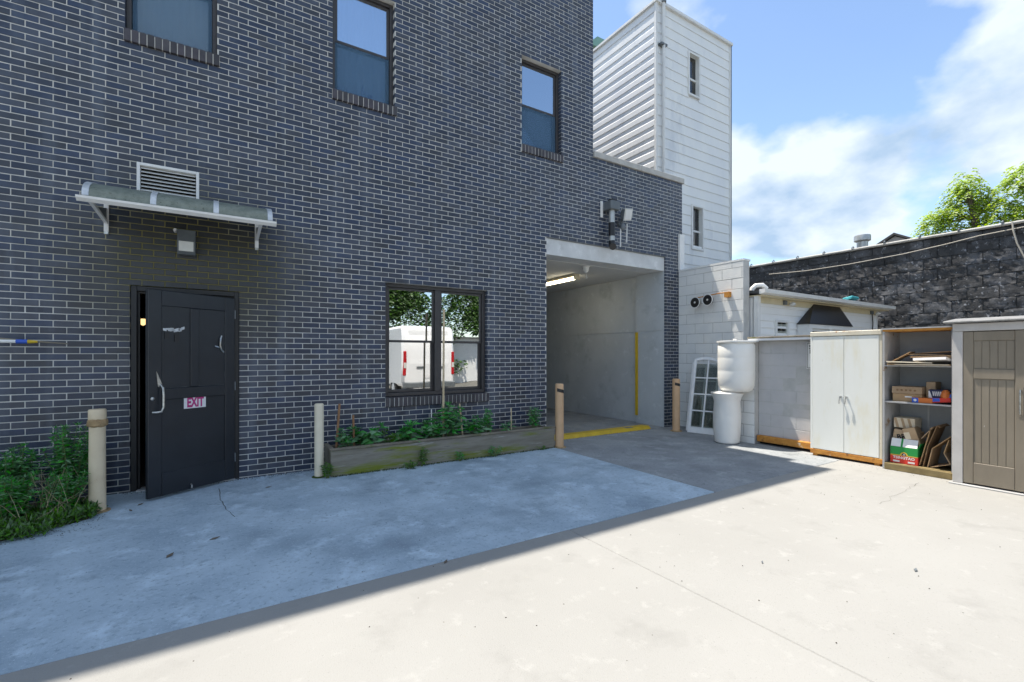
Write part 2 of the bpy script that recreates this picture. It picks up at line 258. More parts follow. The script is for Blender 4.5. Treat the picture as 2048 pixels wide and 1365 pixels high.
# ------------------------------------------------------------------ builders
ORG = {}
class MB:
    def __init__(s): s.v = []; s.f = []
    def add(s, vs, fs):
        k = len(s.v); s.v += [tuple(p) for p in vs]; s.f += [tuple(i+k for i in f) for f in fs]; return s
    def box(s, x0, y0, z0, x1, y1, z1):
        if x1 < x0: x0, x1 = x1, x0
        if y1 < y0: y0, y1 = y1, y0
        if z1 < z0: z0, z1 = z1, z0
        return s.add([(x0,y0,z0),(x1,y0,z0),(x1,y1,z0),(x0,y1,z0),(x0,y0,z1),(x1,y0,z1),(x1,y1,z1),(x0,y1,z1)],
                     [(0,3,2,1),(4,5,6,7),(0,1,5,4),(1,2,6,5),(2,3,7,6),(3,0,4,7)])
    def obox(s, c, ax, ay, az):            # centre and three half-axis vectors
        c = Vector(c); ax = Vector(ax); ay = Vector(ay); az = Vector(az)
        P = [c+sx*ax+sy*ay+sz*az for sz in (-1,1) for sx, sy in ((-1,-1),(1,-1),(1,1),(-1,1))]
        f = [(0,3,2,1),(4,5,6,7),(0,1,5,4),(1,2,6,5),(2,3,7,6),(3,0,4,7)]
        if ax.cross(ay).dot(az) < 0: f = [tuple(reversed(q)) for q in f]
        return s.add(P, f)
    def bar(s, a, b, w, h):                # a rectangular bar between two points
        a = Vector(a); b = Vector(b); d = b-a; L = d.length/2; d.normalize()
        u = Vector((0,0,1)) if abs(d.z) < 0.9 else Vector((1,0,0))
        x = d.cross(u).normalized(); y = x.cross(d).normalized()
        return s.obox((a+b)/2, x*w/2, y*h/2, d*L)
    def cyl(s, a, b, r0, r1=None, n=14, caps=True):
        a = Vector(a); b = Vector(b); r1 = r0 if r1 is None else r1
        d = (b-a).normalized(); u = Vector((0,0,1)) if abs(d.z) < 0.9 else Vector((1,0,0))
        x = d.cross(u).normalized(); y = d.cross(x).normalized(); P = []
        for c, r in ((a, r0), (b, r1)):
            for i in range(n):
                t = 2*math.pi*i/n; P.append(c+x*(r*math.cos(t))+y*(r*math.sin(t)))
        F = [(i, (i+1) % n, n+(i+1) % n, n+i) for i in range(n)]
        if caps: F += [tuple(range(n-1, -1, -1)), tuple(range(n, 2*n))]
        return s.add(P, F)
    def tube(s, pts, r, n=8, r2=None):
        pts = [Vector(p) for p in pts]; P = []; m = len(pts); x = None
        for k, p in enumerate(pts):
            d = (pts[min(k+1, m-1)]-pts[max(k-1, 0)]).normalized()
            if x is None:
                u = Vector((0,0,1)) if abs(d.z) < 0.9 else Vector((1,0,0)); x = d.cross(u).normalized()
            else: x = (x-d*x.dot(d)).normalized()
            y = d.cross(x); rr = r if r2 is None else r+(r2-r)*k/(m-1)
            for i in range(n):
                t = 2*math.pi*i/n; P.append(p+x*(rr*math.cos(t))+y*(rr*math.sin(t)))
        F = []
        for k in range(m-1):
            for i in range(n): F.append((k*n+i, k*n+(i+1) % n, (k+1)*n+(i+1) % n, (k+1)*n+i))
        F += [tuple(range(n-1, -1, -1)), tuple(range((m-1)*n, m*n))]
        return s.add(P, F)
    def lathe(s, c, prof, n=28, axis='z', cap0=True, cap1=True):
        P = []; c = Vector(c)
        for r, h in prof:
            for i in range(n):
                t = 2*math.pi*i/n
                q = {'z': (r*math.cos(t), r*math.sin(t), h), 'y': (r*math.cos(t), h, r*math.sin(t)), 'x': (h, r*math.cos(t), r*math.sin(t))}[axis]
                P.append(c+Vector(q))
        m = len(prof); F = [(k*n+i, k*n+(i+1) % n, (k+1)*n+(i+1) % n, (k+1)*n+i) for k in range(m-1) for i in range(n)]
        if cap0: F.append(tuple(range(n-1, -1, -1)))
        if cap1: F.append(tuple(range((m-1)*n, m*n)))
        return s.add(P, F)
    def prism(s, poly, axis, a, b):        # poly of 2D points swept along an axis
        def pt(p, t): return {'x': (t, p[0], p[1]), 'y': (p[0], t, p[1]), 'z': (p[0], p[1], t)}[axis]
        n = len(poly); P = [pt(p, a) for p in poly]+[pt(p, b) for p in poly]
        F = [(i, (i+1) % n, n+(i+1) % n, n+i) for i in range(n)]+[tuple(range(n-1, -1, -1)), tuple(range(n, 2*n))]
        return s.add(P, F)
    def frame(s, x0, z0, x1, z1, w, y0, y1):   # a rectangular ring in the xz plane
        s.box(x0, y0, z0, x0+w, y1, z1); s.box(x1-w, y0, z0, x1, y1, z1)
        s.box(x0+w, y0, z1-w, x1-w, y1, z1); s.box(x0+w, y0, z0, x1-w, y1, z0+w); return s
    def build(s, name, m, parent=None, smooth=False, bevel=0.0, local=False, fixn=False):
        me = bpy.data.meshes.new(name); org = Vector((0,0,0))
        if parent is not None and not local: org = ORG.get(parent.name, Vector((0,0,0)))
        me.from_pydata([(p[0]-org.x, p[1]-org.y, p[2]-org.z) for p in s.v], [], s.f)
        if bevel or fixn:
            bm = bmesh.new(); bm.from_mesh(me)
            if fixn: bmesh.ops.recalc_face_normals(bm, faces=bm.faces)
            if bevel: bmesh.ops.bevel(bm, geom=[e for e in bm.edges if len(e.link_faces) == 2 and e.calc_face_angle(0) > 0.6], offset=bevel, segments=1, affect='EDGES', clamp_overlap=True)
            bm.to_mesh(me); bm.free()
        me.update()
        if smooth:
            me.shade_smooth()
            try: me.set_sharp_from_angle(angle=R(38))
            except Exception: pass
        me.materials.append(M[m] if isinstance(m, str) else m)
        o = bpy.data.objects.new(name, me); col.objects.link(o)
        if parent is not None: o.parent = parent
        ORG[o.name] = org
        return o
def tag(o, label=None, cat=None, group=None, kind=None):
    if label: o['label'] = label
    if cat: o['category'] = cat
    if group: o['group'] = group
    if kind: o['kind'] = kind
    return o
def thing(name, label, cat, loc=(0,0,0), group=None, rot=(0,0,0)):
    o = bpy.data.objects.new(name, None); col.objects.link(o); o.location = loc; o.rotation_euler = rot
    o.empty_display_size = 0.1; ORG[o.name] = Vector(loc); return tag(o, label, cat, group)
def inst(name, me, parent, loc, rot=(0,0,0), scale=(1,1,1)):
    o = bpy.data.objects.new(name, me); col.objects.link(o); o.parent = parent
    org = ORG.get(parent.name, Vector((0,0,0))) if parent else Vector((0,0,0))
    o.location = Vector(loc)-org; o.rotation_euler = rot; o.scale = scale; return o
def part(name, m, parent, *boxes, bevel=0.0):
    b = MB()
    for q in boxes: b.box(*q)
    return b.build(name, m, parent, bevel=bevel)
def text(name, s, m, parent, mtx, size, bold=0.0, shear=0.0, sx=1.0):
    c = bpy.data.curves.new(name, 'FONT'); c.body = s; c.size = size; c.align_x = 'CENTER'; c.align_y = 'CENTER'; c.offset = bold; c.extrude = 0.0004; c.shear = shear; c.resolution_u = 2
    t = bpy.data.objects.new(name, c); col.objects.link(t)
    dg = bpy.context.evaluated_depsgraph_get(); me = bpy.data.meshes.new_from_object(t.evaluated_get(dg)); bpy.data.objects.remove(t)
    me.transform(Matrix.Scale(sx, 4, (1, 0, 0))); me.transform(mtx)
    org = ORG.get(parent.name, Vector((0,0,0))); me.transform(Matrix.Translation(-org))
    me.materials.clear(); me.materials.append(M[m]); o = bpy.data.objects.new(name, me); col.objects.link(o); o.parent = parent; ORG[o.name] = org; return o
FACE_NX = Matrix(((0,0,-1,0),(-1,0,0,0),(0,1,0,0),(0,0,0,1)))    # text plane -> faces -x, reading towards -y
FACE_NY = Matrix(((1,0,0,0),(0,0,-1,0),(0,1,0,0),(0,0,0,1)))     # text plane -> faces -y, reading towards +x

def leafs(b, c, d, L, W, fold=0.25, droop=0.0):
    """One folded leaf: four triangles from base c along d."""
    c = Vector(c); d = Vector(d).normalized(); u = Vector((0,0,1))
    s_ = d.cross(u)
    if s_.length < 0.05: s_ = Vector((1,0,0))
    s_.normalize(); s_.rotate(Matrix.Rotation(random.uniform(-.6,.6), 3, d)); nrm = s_.cross(d)
    m = c+d*L*0.45+nrm*(W*fold); tip = c+d*L-Vector((0,0,droop*L))
    b.add([c, c+d*L*0.4+s_*W/2, m, c+d*L*0.4-s_*W/2, tip], [(0,1,2),(0,2,3),(1,4,2),(3,2,4)])
def rnd_dir(up=0.0):
    while True:
        v = Vector((random.uniform(-1,1), random.uniform(-1,1), random.uniform(-1,1)))
        if 0.05 < v.length < 1: break
    v.z += up; return v.normalized()

# ------------------------------------------------------------------ the setting: ground
XJ, YJ = 4.57, -3.37
ground = MB().box(-300,-300,-0.40,300,300,-0.12).build('ground', 'asphalt'); tag(ground, 'old dark ground around the concrete lot', 'ground', kind='structure')
def slab(m, x0, y0, x1, y1, z=0.0):
    return MB().box(x0+.004, y0+.004, -0.115, x1-.004, y1-.004, z).build('concrete_slab', m, ground, bevel=0.006)
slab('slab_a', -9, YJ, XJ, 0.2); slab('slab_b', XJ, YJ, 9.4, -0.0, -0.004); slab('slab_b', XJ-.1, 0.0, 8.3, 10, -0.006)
slab('slab_c', -9, -14, 2.52, YJ); slab('slab_c', 2.52, -14, 8.6, YJ, -0.003)
tag(MB().prism([(-9,.0),(-9,-1.3),(-1.5,-1.16),(-1.02,-.86),(-1.04,0)],'z',-.01,.012).build('planting_bed', 'soil', fixn=True), 'strip of dark soil along the foot of the brick wall', 'ground', kind='structure')
tag(MB().box(8.62,-14,-0.11,30,12,-0.02).build('neighbour_yard', 'asphalt'), 'ground of the yard behind the storage cabinets', 'ground', kind='structure')

# ------------------------------------------------------------------ brick building
BL, CH = 0.2032, 0.2032/3; Z0 = 2.252-34*CH; XB = -0.7352; JT = 0.0086
def zc(k): return Z0+k*CH
bld = thing('brick_building', 'dark glazed brick building with open black door, windows and a garage passage', 'building')
OPEN = {'door': (-0.835, -1, 0.185, zc(34)), 'gwin': (1.965, zc(12), 3.60, zc(38)), 'garage': (4.775, -1, 7.845, zc(53)), 'louver': (-0.775, zc(49), -0.218, zc(54)),
        'u1': (-0.880, zc(73), -0.040, zc(97)), 'u2': (1.258, zc(73), 2.098, zc(97)), 'u3': (4.262, zc(73), 5.102, zc(97))}
XL, XT, XR = -5.0, 5.845, 8.375; ZT, ZP = zc(147), zc(77)
# mortar backing: one slab cut by the openings on a grid
xs = sorted({XL, 5.46, XT, XR-.004}|{round(v, 4) for o in OPEN.values() for v in (o[0]-.003, o[2]+.003)}); zs = sorted({-0.11, ZP-.004, zc(124), ZT}|{round(v, 4) for o in OPEN.values() for v in (max(-0.11, o[1]-.003), o[3]+.003)})
b = MB()
for i in range(len(xs)-1):
    for j in range(len(zs)-1):
        cx_, cz_ = (xs[i]+xs[i+1])/2, (zs[j]+zs[j+1])/2
        if any(o[0] < cx_ < o[2] and o[1] < cz_ < o[3] for o in OPEN.values()): continue
        if (cx_ > XT and cz_ > ZP) or (cx_ > 5.46 and cz_ > zc(124)): continue  # unseen roof-edge setback, added to place the shadow corner on the ground
        b.box(xs[i], 0.0040, zs[j], xs[i+1], 0.10, zs[j+1])
wall = b.build('wall', 'mortar', bld)
part('shell', 'interior', bld, (XL, .104, -.1, -0.87, .25, ZT), (0.22, .104, -.1, 1.93, .25, 4.5), (3.64, .104, -.1, 4.70, .25, 4.8), (-0.87, .104, 2.30, 0.22, .25, 4.5), (1.93, .104, 2.56, 3.64, .25, 4.5), (1.93, .104, -.1, 3.64, .25, .74),
     (-0.87, .104, 6.55, 5.83, .25, 8.39), (-0.87, .104, 8.391, 5.45, .25, ZT), (0.0, .104, 4.5, 1.22, .25, 6.55), (2.14, .104, 4.5, 4.22, .25, 6.55), (5.14, .104, 4.5, 5.83, .25, 6.55), (-.87, .104, 4.5, 0, .25, 4.86), (1.22, .104, 4.5, 2.14, .25, 4.86), (4.22, .104, 4.8, 5.14, .25, 4.86),
     (XL, .25, 0.0, XL+.2, 11, ZT), (XL+.2, 10.8, -.1, 5.83, 11, ZT), (5.64, .25, 3.8, 5.83, 10.8, 8.39), (5.27, .25, 8.4, 5.45, 10.8, ZT), (5.27, .25, 8.2, 5.64, 10.8, 8.399), (XL+.2, .25, ZT-.2, 5.27, 10.8, ZT), (XL+.2, .25, 3.75, 8.3, 10.8, 3.95), (XL+.2, .25, -.1, 4.42, 10.8, .002), (5.83, .104, 3.95, XR-.02, .25, ZP-.02), (8.15, .25, 3.95, XR-.02, 6, ZP-.02), (0.9, .25, .002, 1.0, 5, 3.75))
# bricks
cyaw, syaw = math.cos(R(32.134)), math.sin(R(32.134))
def pix(x, y, z):
    dx, dy = x, y+6.4754; d = dx*syaw+dy*cyaw
    return (1024+926.77*(dx*cyaw-dy*syaw)/d, 711.08-926.77*(z-1.49)/d, d)
bricks = []
for k in range(0, 147):
    z0, z1 = zc(k)+JT/2, zc(k+1)-JT/2; zm = (z0+z1)/2
    off = XB+(0 if k % 2 == 0 else BL/2); n0 = int((XL-off)/BL)-1; xr = XR if zm < ZP else XT if zm < zc(124) else 5.464
    for n in range(n0, n0+80):
        x0, x1 = off+n*BL+JT/2, off+(n+1)*BL-JT/2
        segs = [(max(x0, XL), min(x1, xr))]
        for o in OPEN.values():
            if o[1]-.005 < zm < o[3]+.005:
                ns_ = []
                for a, c in segs:
                    if c <= o[0] or a >= o[2]: ns_.append((a, c))
                    else:
                        if a < o[0]: ns_.append((a, o[0]))
                        if c > o[2]: ns_.append((o[2], c))
                segs = ns_
        for a, c in segs:
            if c-a > 0.02: bricks.append((a, c, max(z0, -0.05), z1))
def brick_geo(b, x0, x1, z0, z1, y=0.0, dep=0.098, ch=0.0035):
    y0, y1, y2 = y, y+ch, y+dep
    b.add([(x0+ch,y0,z0+ch),(x1-ch,y0,z0+ch),(x1-ch,y0,z1-ch),(x0+ch,y0,z1-ch),(x0,y1,z0),(x1,y1,z0),(x1,y1,z1),(x0,y1,z1),(x0,y2,z0),(x1,y2,z0),(x1,y2,z1),(x0,y2,z1)],
          [(0,1,2,3),(4,5,1,0),(5,6,2,1),(6,7,3,2),(7,4,0,3),(4,8,9,5),(5,9,10,6),(6,10,11,7),(7,11,8,4)])
def area(q):
    u, v, d = pix((q[0]+q[1])/2, 0, (q[2]+q[3])/2)
    full = abs((q[1]-q[0])-(BL-JT)) < 0.002 and q[2] > 0
    if not full or not (20 < u < 2030 and 15 < v < 1340): return 0
    if u < 215 and v > 850: return 0
    if 262 < u < 480 and v > 570: return 0
    if u < 560 and 330 < v < 475 and u > 150: return 0
    return 1.0/d**2*(1-0.43*(u-1024)/926)
bricks.sort(key=area, reverse=True)
mb = MB(); brick_geo(mb, -(BL-JT)/2, (BL-JT)/2, -(CH-JT)/2, (CH-JT)/2); bm_ = mb.build('brick', 'brick', wall); bmesh_ = bm_.data
for i, q in enumerate(bricks[:300]):
    loc = ((q[0]+q[1])/2, random.uniform(-.0015, .0015), (q[2]+q[3])/2); rz = random.uniform(-.004, .004)
    if i == 0: bm_.location = loc
    else: inst('brick', bmesh_, wall, loc, (0, 0, rz))
b = MB()
for q in bricks[300:]: brick_geo(b, q[0], q[1], q[2], q[3], random.uniform(-.0015, .0015))
rest = b.build('brick_courses', 'brick', wall); rest['kind'] = 'stuff'
# coping on the low parapet, in stone lengths
cop = None
for i, (a, c) in enumerate(((XT+.004, 7.10), (7.10, XR+.04))):
    MB().box(a+.003, -0.035, ZP, c-.003, 0.33, ZP+.11).build('coping_stone', 'stone', bld, bevel=0.008)

# windows ---------------------------------------------------------
def sill_bricks(parent, x0, x1, z0, z1, n):
    ww = (x1-x0)/n; b = MB().box(-(ww-.010)/2, -0.03, 0, (ww-.010)/2, 0.105, z1-z0-.004)
    first = b.build('sill_brick', 'sill', parent, bevel=0.004, local=True); first.location = (x0+ww/2, 0, z0)
    for i in range(1, n): inst('sill_brick', first.data, parent, (x0+ww*(i+.5), random.uniform(-.003, .003), z0))
    MB().box(x0+.002, -0.022, z0+.004, x1-.002, 0.10, z1-.012).build('sill_mortar', 'mortar', parent)
def curtain(parent, x0, x1, z0, z1, y):
    n = 60; P = []
    for i in range(n+1):
        t = i/n; yy = y+0.022*math.sin(t*26+0.7*math.sin(t*9))+0.012*math.sin(t*61); P.append((x0+(x1-x0)*t, yy))
    b = MB(); b.add([(p[0], p[1], z0) for p in P]+[(p[0], p[1]*1.0, z1) for p in P], [(i, i+1, n+2+i, n+1+i) for i in range(n)])
    return b.build('curtain', 'curtain', parent, smooth=True)
def sash_window(key, label):
    x0, zs_, x1, zt = OPEN[key]; zb = zs_+2*CH
    f = MB().frame(x0, zb, x1, zt, 0.045, 0.085, 0.19).build('window', 'frame', bld, bevel=0.004); f['label'] = label
    sill_bricks(f, x0-.012, x1+.03, zs_, zb, 13)
    zm = zb+(zt-zb)*0.49
    MB().frame(x0+.047, zm-.02, x1-.047, zt-.047, 0.035, 0.115, 0.15).build('upper_sash', 'frame', f, bevel=0.003)
    MB().frame(x0+.047, zb+.047, x1-.047, zm+.028, 0.04, 0.152, 0.18).build('lower_sash', 'frame', f, bevel=0.003)
    MB().box(x0+.08, 0.130, zm+.012, x1-.08, 0.134, zt-.08).build('pane', 'glass_sky', f)
    MB().box(x0+.085, 0.164, zb+.085, x1-.085, 0.168, zm-.01).build('pane', 'glass_up', f)
    MB().box(x0+.05, 0.120, zb+.05, x1-.05, 0.1215, zm-.022).build('insect_screen', 'screen', f)
    curtain(f, x0+.03, x1-.03, zb+.02, zt-.02, 0.215)
    return f
sash_window('u1', 'upper window over the door canopy'); w2 = sash_window('u2', 'upper window with curtain, middle one'); sash_window('u3', 'upper window nearest the parapet')
MB().lathe((1.70, 0.205, zc(75)+.09), [(.028,0),(.028,.10),(.012,.14),(.012,.19)], 12).build('bottle', 'blue', w2, smooth=True)
MB().lathe((1.80, 0.205, zc(75)+.09), [(.035,0),(.035,.07),(.02,.08)], 12).build('jar', 'blue', w2, smooth=True)
x0, zs_, x1, zt = OPEN['gwin']; zb = zc(14); xm = (x0+x1)/2
gw = MB().frame(x0, zb, x1, zt, 0.05, 0.07, 0.18).box(xm-.045, 0.066, zb+.05, xm+.045, 0.18, zt-.05).build('window', 'frame', bld, bevel=0.004); gw['label'] = 'ground floor double window over the planter'
sill_bricks(gw, x0-.01, x1+.03, zc(12), zb, 26)
for a, c in ((x0+.052, xm-.047), (xm+.047, x1-.052)):
    zm = (zb+zt)/2-.01
    MB().frame(a, zm-.02, c, zt-.052, 0.032, 0.10, 0.135).build('upper_sash', 'frame', gw, bevel=0.003)
    MB().frame(a, zb+.052, c, zm+.02, 0.042, 0.137, 0.168).build('lower_sash', 'frame', gw, bevel=0.003)
    MB().box(a+.03, 0.115, zm+.008, c-.03, 0.119, zt-.08).build('pane', 'glass_g', gw)
    MB().box(a+.04, 0.150, zb+.09, c-.04, 0.154, zm-.018).build('pane', 'glass_g', gw)
# door ---------------------------------------------------------
x0, _, x1, zt = OPEN['door']
df = MB().box(x0, .012, 0, x0+.055, .12, zt).box(x1-.05, .012, 0, x1, .12, zt).box(x0+.055, .012, zt-.055, x1-.05, .12, zt).build('door_frame', 'doorfr', bld, bevel=0.004)
MB().box(x0+.055, .06, 0, x0+.075, .12, zt-.055).box(x0+.075, .06, zt-.075, x1-.05, .12, zt-.055).build('door_stop', 'doorfr', df)
MB().box(x0+.05, -.02, -.004, x1-.04, .14, .012).build('threshold', 'alu', df)
door = bpy.data.objects.new('door', None); col.objects.link(door); door.parent = bld; door.location = (0.128, -0.02, 0.025); door.rotation_euler = (0, 0, R(32.7)); ORG[door.name] = Vector((0,0,0)); door['label'] = 'battered black panel door standing ajar'
DW, DH = 0.914, 2.145
b = MB().box(-DW, -.012, 0, 0, .018, DH)
MB.build(b, 'core', 'door', door, local=True, bevel=.002)
def drail(*q): return MB().box(*q).build('rail', 'door', door, bevel=0.006, local=True)
drail(-DW+.002, -.026, .002, -DW+.13, -.0125, DH-.002); drail(-.115, -.026, .002, -.002, -.0125, DH-.002)
drail(-DW+.131, -.0258, .002, -.116, -.0125, .24); drail(-DW+.131, -.0258, 1.00, -.116, -.0125, 1.12); drail(-DW+.131, -.0258, 1.98, -.116, -.0125, DH-.002); drail(-.50, -.0257, 1.121, -.41, -.0125, 1.979)
M['worn'] = mat('worn_edge_paint', (0.10, 0.105, 0.11), (0.03, 0.035, 0.04), rough=0.6, scale=9)
for q in ((-.785, 1.13, -.7815, 1.975), (-.785, .25, -.782, .98), (-.120, 1.13, -.1165, 1.975), (-.405, 1.122, -.118, 1.126), (-.70, 1.122, -.53, 1.126), (-.78, 1.974, -.50, 1.978)): MB().box(q[0], -.0148, q[1], q[2], -.0121, q[3]).build('worn_edge', 'worn', door, local=True)
MB().tube([(-.80,-.03,1.16),(-.80,-.075,1.13),(-.80,-.085,1.05),(-.80,-.085,.93),(-.815,-.08,.885),(-.85,-.06,.88),(-.875,-.03,.88)], .011, 10).build('handle', 'chrome', door, smooth=True, local=True)
MB().prism([(-.84,1.30),(-.825,1.14),(-.775,1.13),(-.80,1.20)], 'y', -.034, -.0262).build('torn_plate', 'chrome', door, local=True, fixn=True)
MB().lathe((-.875, -.026, 1.02), [(.018,0),(.018,-.008),(.010,-.014)], 16, 'y').build('lock_cylinder', 'chrome', door, smooth=True, local=True, fixn=True)
b = MB()
for i in range(9): b.obox((-.755+.022*i+random.uniform(-.006,.006), -.0155, 1.74+random.uniform(-.012,.016)), (.016,0,random.uniform(-.006,.006)), (0,.003,0), (0,0,random.uniform(.008,.018)))
b.build('scraped_patch', 'alu', door, local=True)
MB().box(-.755,-.018,1.64,-.71,-.0126,1.70).build('lock_remains', 'black', door, local=True); MB().box(-.66,-.020,1.61,-.62,-.0126,1.69).build('lock_remains', 'black', door, local=True)
b = MB().tube([(-.155,-.016,1.69),(-.175,-.03,1.66),(-.18,-.03,1.58),(-.16,-.02,1.53),(-.13,-.016,1.50)], .010, 7).tube([(-.23,-.016,1.57),(-.20,-.025,1.56),(-.17,-.016,1.55)], .008, 6); b.build('broken_hinge', 'chrome', door, local=True, smooth=True)
sg = MB().box(-.565,-.0175,.885,-.335,-.0126,1.01).build('exit_sign', 'paper', door, local=True); sg['label'] = 'white card lettered EXIT in magenta'
text('lettering', 'EXIT', 'pink', sg, Matrix.Translation((-.447,-.0182,.945)) @ FACE_NY @ Matrix.Scale(1.45, 4, (0,1,0)), .098, bold=.0042, sx=0.88)
MB().tube([(-.50,-.03,.06),(-.505,-.055,.045),(-.51,-.06,.02)], .008, 7).build('kick_stop', 'chrome', door, local=True, smooth=True)
for z in (.25, 1.1, 1.95): MB().cyl((.004,-.02,z-.05),(.004,-.02,z+.05),.009,n=10).build('hinge', 'grey', door, local=True)
lamp = MB().lathe((-.905, 1.6, 1.90), [(.01,0),(.035,.02),(.042,.05),(.025,.09)], 16).build('hall_lamp', M['bulb'], bld, smooth=True)
# garage passage ---------------------------------------------------------
g = bld
part('garage_lintel', 'conc_lintel', g, (4.70, .035, 3.252, 7.95, .40, zc(53)-.006))
part('lintel_angle', 'grey', g, (4.70, .012, zc(53)-.005, 7.88, .10, zc(53)+.0015))
part('garage_ceiling', 'ceil', g, (4.30, .40, 3.246, 8.3, 10.5, 3.5))
gwl = part('garage_wall', 'conc_wall', g, (7.90, .80, -.1, 8.15, 10.5, 2.005), (7.90, .80, 2.018, 8.15, 10.5, 3.246), (7.915, .80, 2.0, 8.15, 10.5, 2.02))
part('garage_pilaster', 'conc_wall', g, (7.83, .035, -.1, 8.15, .80, 2.005), (7.83, .035, 2.015, 8.15, .80, 3.25), (7.84, .04, 2.0, 8.15, .795, 2.02))
part('garage_side_wall', 'conc_wall', g, (4.42, .12, -.1, 4.76, 10.5, 3.5)); part('garage_back_wall', 'conc_wall', g, (4.42, 10.5, -.1, 8.15, 10.7, 3.5))
MB().box(7.818, .735, .16, 7.829, .812, 2.0).box(7.829, .801, .16, 7.89, .812, 2.0).build('corner_guard', 'yellow', g)
gl = thing('tube_light', 'lit fluorescent tube light on the garage passage ceiling', 'light', (6.48, 1.8, 3.24))
MB().box(6.40, 1.22, 3.18, 6.56, 2.52, 3.243).build('housing', 'cream', gl, bevel=.01)
MB().cyl((6.44, 1.25, 3.155),(6.44, 2.49, 3.155), .022, n=12).build('tube', 'tube', gl, smooth=True); MB().cyl((6.52, 1.25, 3.155),(6.52, 2.49, 3.155), .022, n=12).build('tube', 'tube', gl, smooth=True)
MB().box(6.41, 1.20, 3.12, 6.55, 1.245, 3.20).build('end_cap', 'cream', gl); MB().lathe((6.62, 1.08, 3.13), [(.012,.11),(.012,.05),(.03,.03),(.028,0)], 12).build('sensor', 'white', gl, smooth=True)
dt = thing('smoke_detector', 'small white dome detector on the garage passage ceiling', 'detector', (6.11, .5, 3.245))
MB().lathe((6.11, .5, 3.246), [(.075,0),(.075,-.012),(.055,-.02),(.06,-.045),(.045,-.10),(.015,-.125)], 18).build('dome', 'white', dt, smooth=True, fixn=True)
kb = thing('speed_bump', 'yellow painted ramp strip across the mouth of the garage passage', 'ramp', (6.2, .14, 0))
MB().prism([(-.02,-.006),(.05,.055),(.23,.055),(.30,-.006)], 'x', 4.95, 7.40).build('strip', 'yellow', kb, bevel=.006, fixn=True)
MB().box(6.75, .04, .0556, 6.95, .14, .057).build('worn_patch', 'slab_b', kb)

# ------------------------------------------------------------------ things on the brick wall
lv = thing('louver_vent', 'white louvered wall vent behind the door canopy', 'vent', (-.5, 0, 3.43))
x0, z0, x1, z1 = OPEN['louver']
MB().frame(x0-.005, z0, x1+.005, z1, .03, -.014, .08).build('frame', 'white', lv, bevel=.003)
part('backing', 'dark', lv, (x0+.02, .085, z0+.01, x1-.02, .10, z1-.01))
for i in range(7):
    z = z0+.05+i*.040; MB().prism([(-.008, z-.012), (-.006, z-.016), (.055, z+.018), (.053, z+.022)], 'x', x0+.031, x1-.031).build('slat', 'white', lv, fixn=True)
cn = thing('door_canopy', 'curved grey green sheet canopy on white brackets above the black door', 'canopy', (-.3, 0, 3.0))
AX0, AX1 = -1.075, .475
def arc(t): return (-.02-.78*math.sin(t*math.pi/2)**1.0, 2.955+.255*math.cos(t*math.pi/2)**0.9)
A = [arc(i/14) for i in range(15)]
def sheet(x0, x1, off, th):
    o_ = [(p[0]-off*.6, p[1]+off) for p in A]; i_ = [(p[0]-(off-th)*.6, p[1]+off-th) for p in A]
    return MB().prism(o_+i_[::-1], 'x', x0, x1)
for i in range(3):
    a = AX0+(AX1-AX0)*i/3; c = AX0+(AX1-AX0)*(i+1)/3; sheet(a+.004, c-.004, 0, .006).build('sheet', 'canopy', cn, smooth=True, fixn=True)
for i in range(4):
    xx = AX0+(AX1-AX0)*i/3; sheet(xx-.024+(.02 if i == 0 else 0)-(.02 if i == 3 else 0), xx+.024+(.02 if i == 0 else 0)-(.02 if i == 3 else 0), .006, .005).build('clamp_strip', 'alu', cn, smooth=True, fixn=True)
MB().prism([(-.80,2.945),(-.835,2.945),(-.83,2.925),(-.79,2.90),(-.775,2.915),(-.785,2.935)], 'x', AX0-.04, AX1+.04).build('front_rail', 'white', cn, fixn=True)
MB().box(AX0+.10, -.045, 3.17, AX1-.10, -.003, 3.20).build('rear_rail', 'white', cn); MB().box(AX0+.06, -.42, 3.075, AX1-.06, -.39, 3.10).build('cross_rail', 'white', cn)
for xx in (AX0+.045, AX1-.105):
    bk = MB().box(xx-.02, -.03, 2.80, xx+.02, -.003, 3.21).build('bracket', 'white', cn, bevel=.003)
    MB().bar((xx, -.03, 2.90), (xx, -.785, 2.93), .03, .028).build('strut', 'white', bk); MB().bar((xx, -.02, 3.19), (xx, -.42, 3.10), .03, .025).build('strut', 'white', bk)
    MB().prism([(-.03,2.905),(-.55,2.928),(-.03,3.05)], 'x', xx-.004, xx+.004).build('gusset', 'grey', bk, fixn=True)
    MB().box(xx-.018, -.038, 2.775, xx+.018, -.003, 2.80).build('foot', 'chrome', bk)
for xx in (-.86, -.3, .25): MB().box(xx-.018, -.425, 3.035, xx+.018, -.385, 3.072).build('clip', 'alu', cn)
wl = thing('wall_light', 'dark grey box light with pale lens above the black door', 'light', (-.33, 0, 2.77))
MB().prism([(-.003,2.625),(-.10,2.625),(-.135,2.66),(-.135,2.77),(-.10,2.905),(-.003,2.905)], 'x', -.412, -.245).build('body', 'grey', wl, bevel=.004, fixn=True)
MB().prism([(-.1365,2.655),(-.1425,2.66),(-.1425,2.765),(-.1365,2.768)], 'x', -.397, -.262).build('lens', 'lens', wl, fixn=True); MB().lathe((-.435, -.003, 2.90), [(.022,0),(.022,-.03),(.014,-.07)], 12, 'y').build('photocell', 'white', wl, smooth=True, fixn=True)
fl = thing('floodlight', 'floodlight with pale square lens and motion sensor above the garage lintel', 'floodlight', (6.55, 0, 4.15))
MB().lathe((6.50, -.002, 4.02), [(.055,0),(.055,-.05)], 16, 'y').build('mount', 'grey', fl, smooth=True, fixn=True)
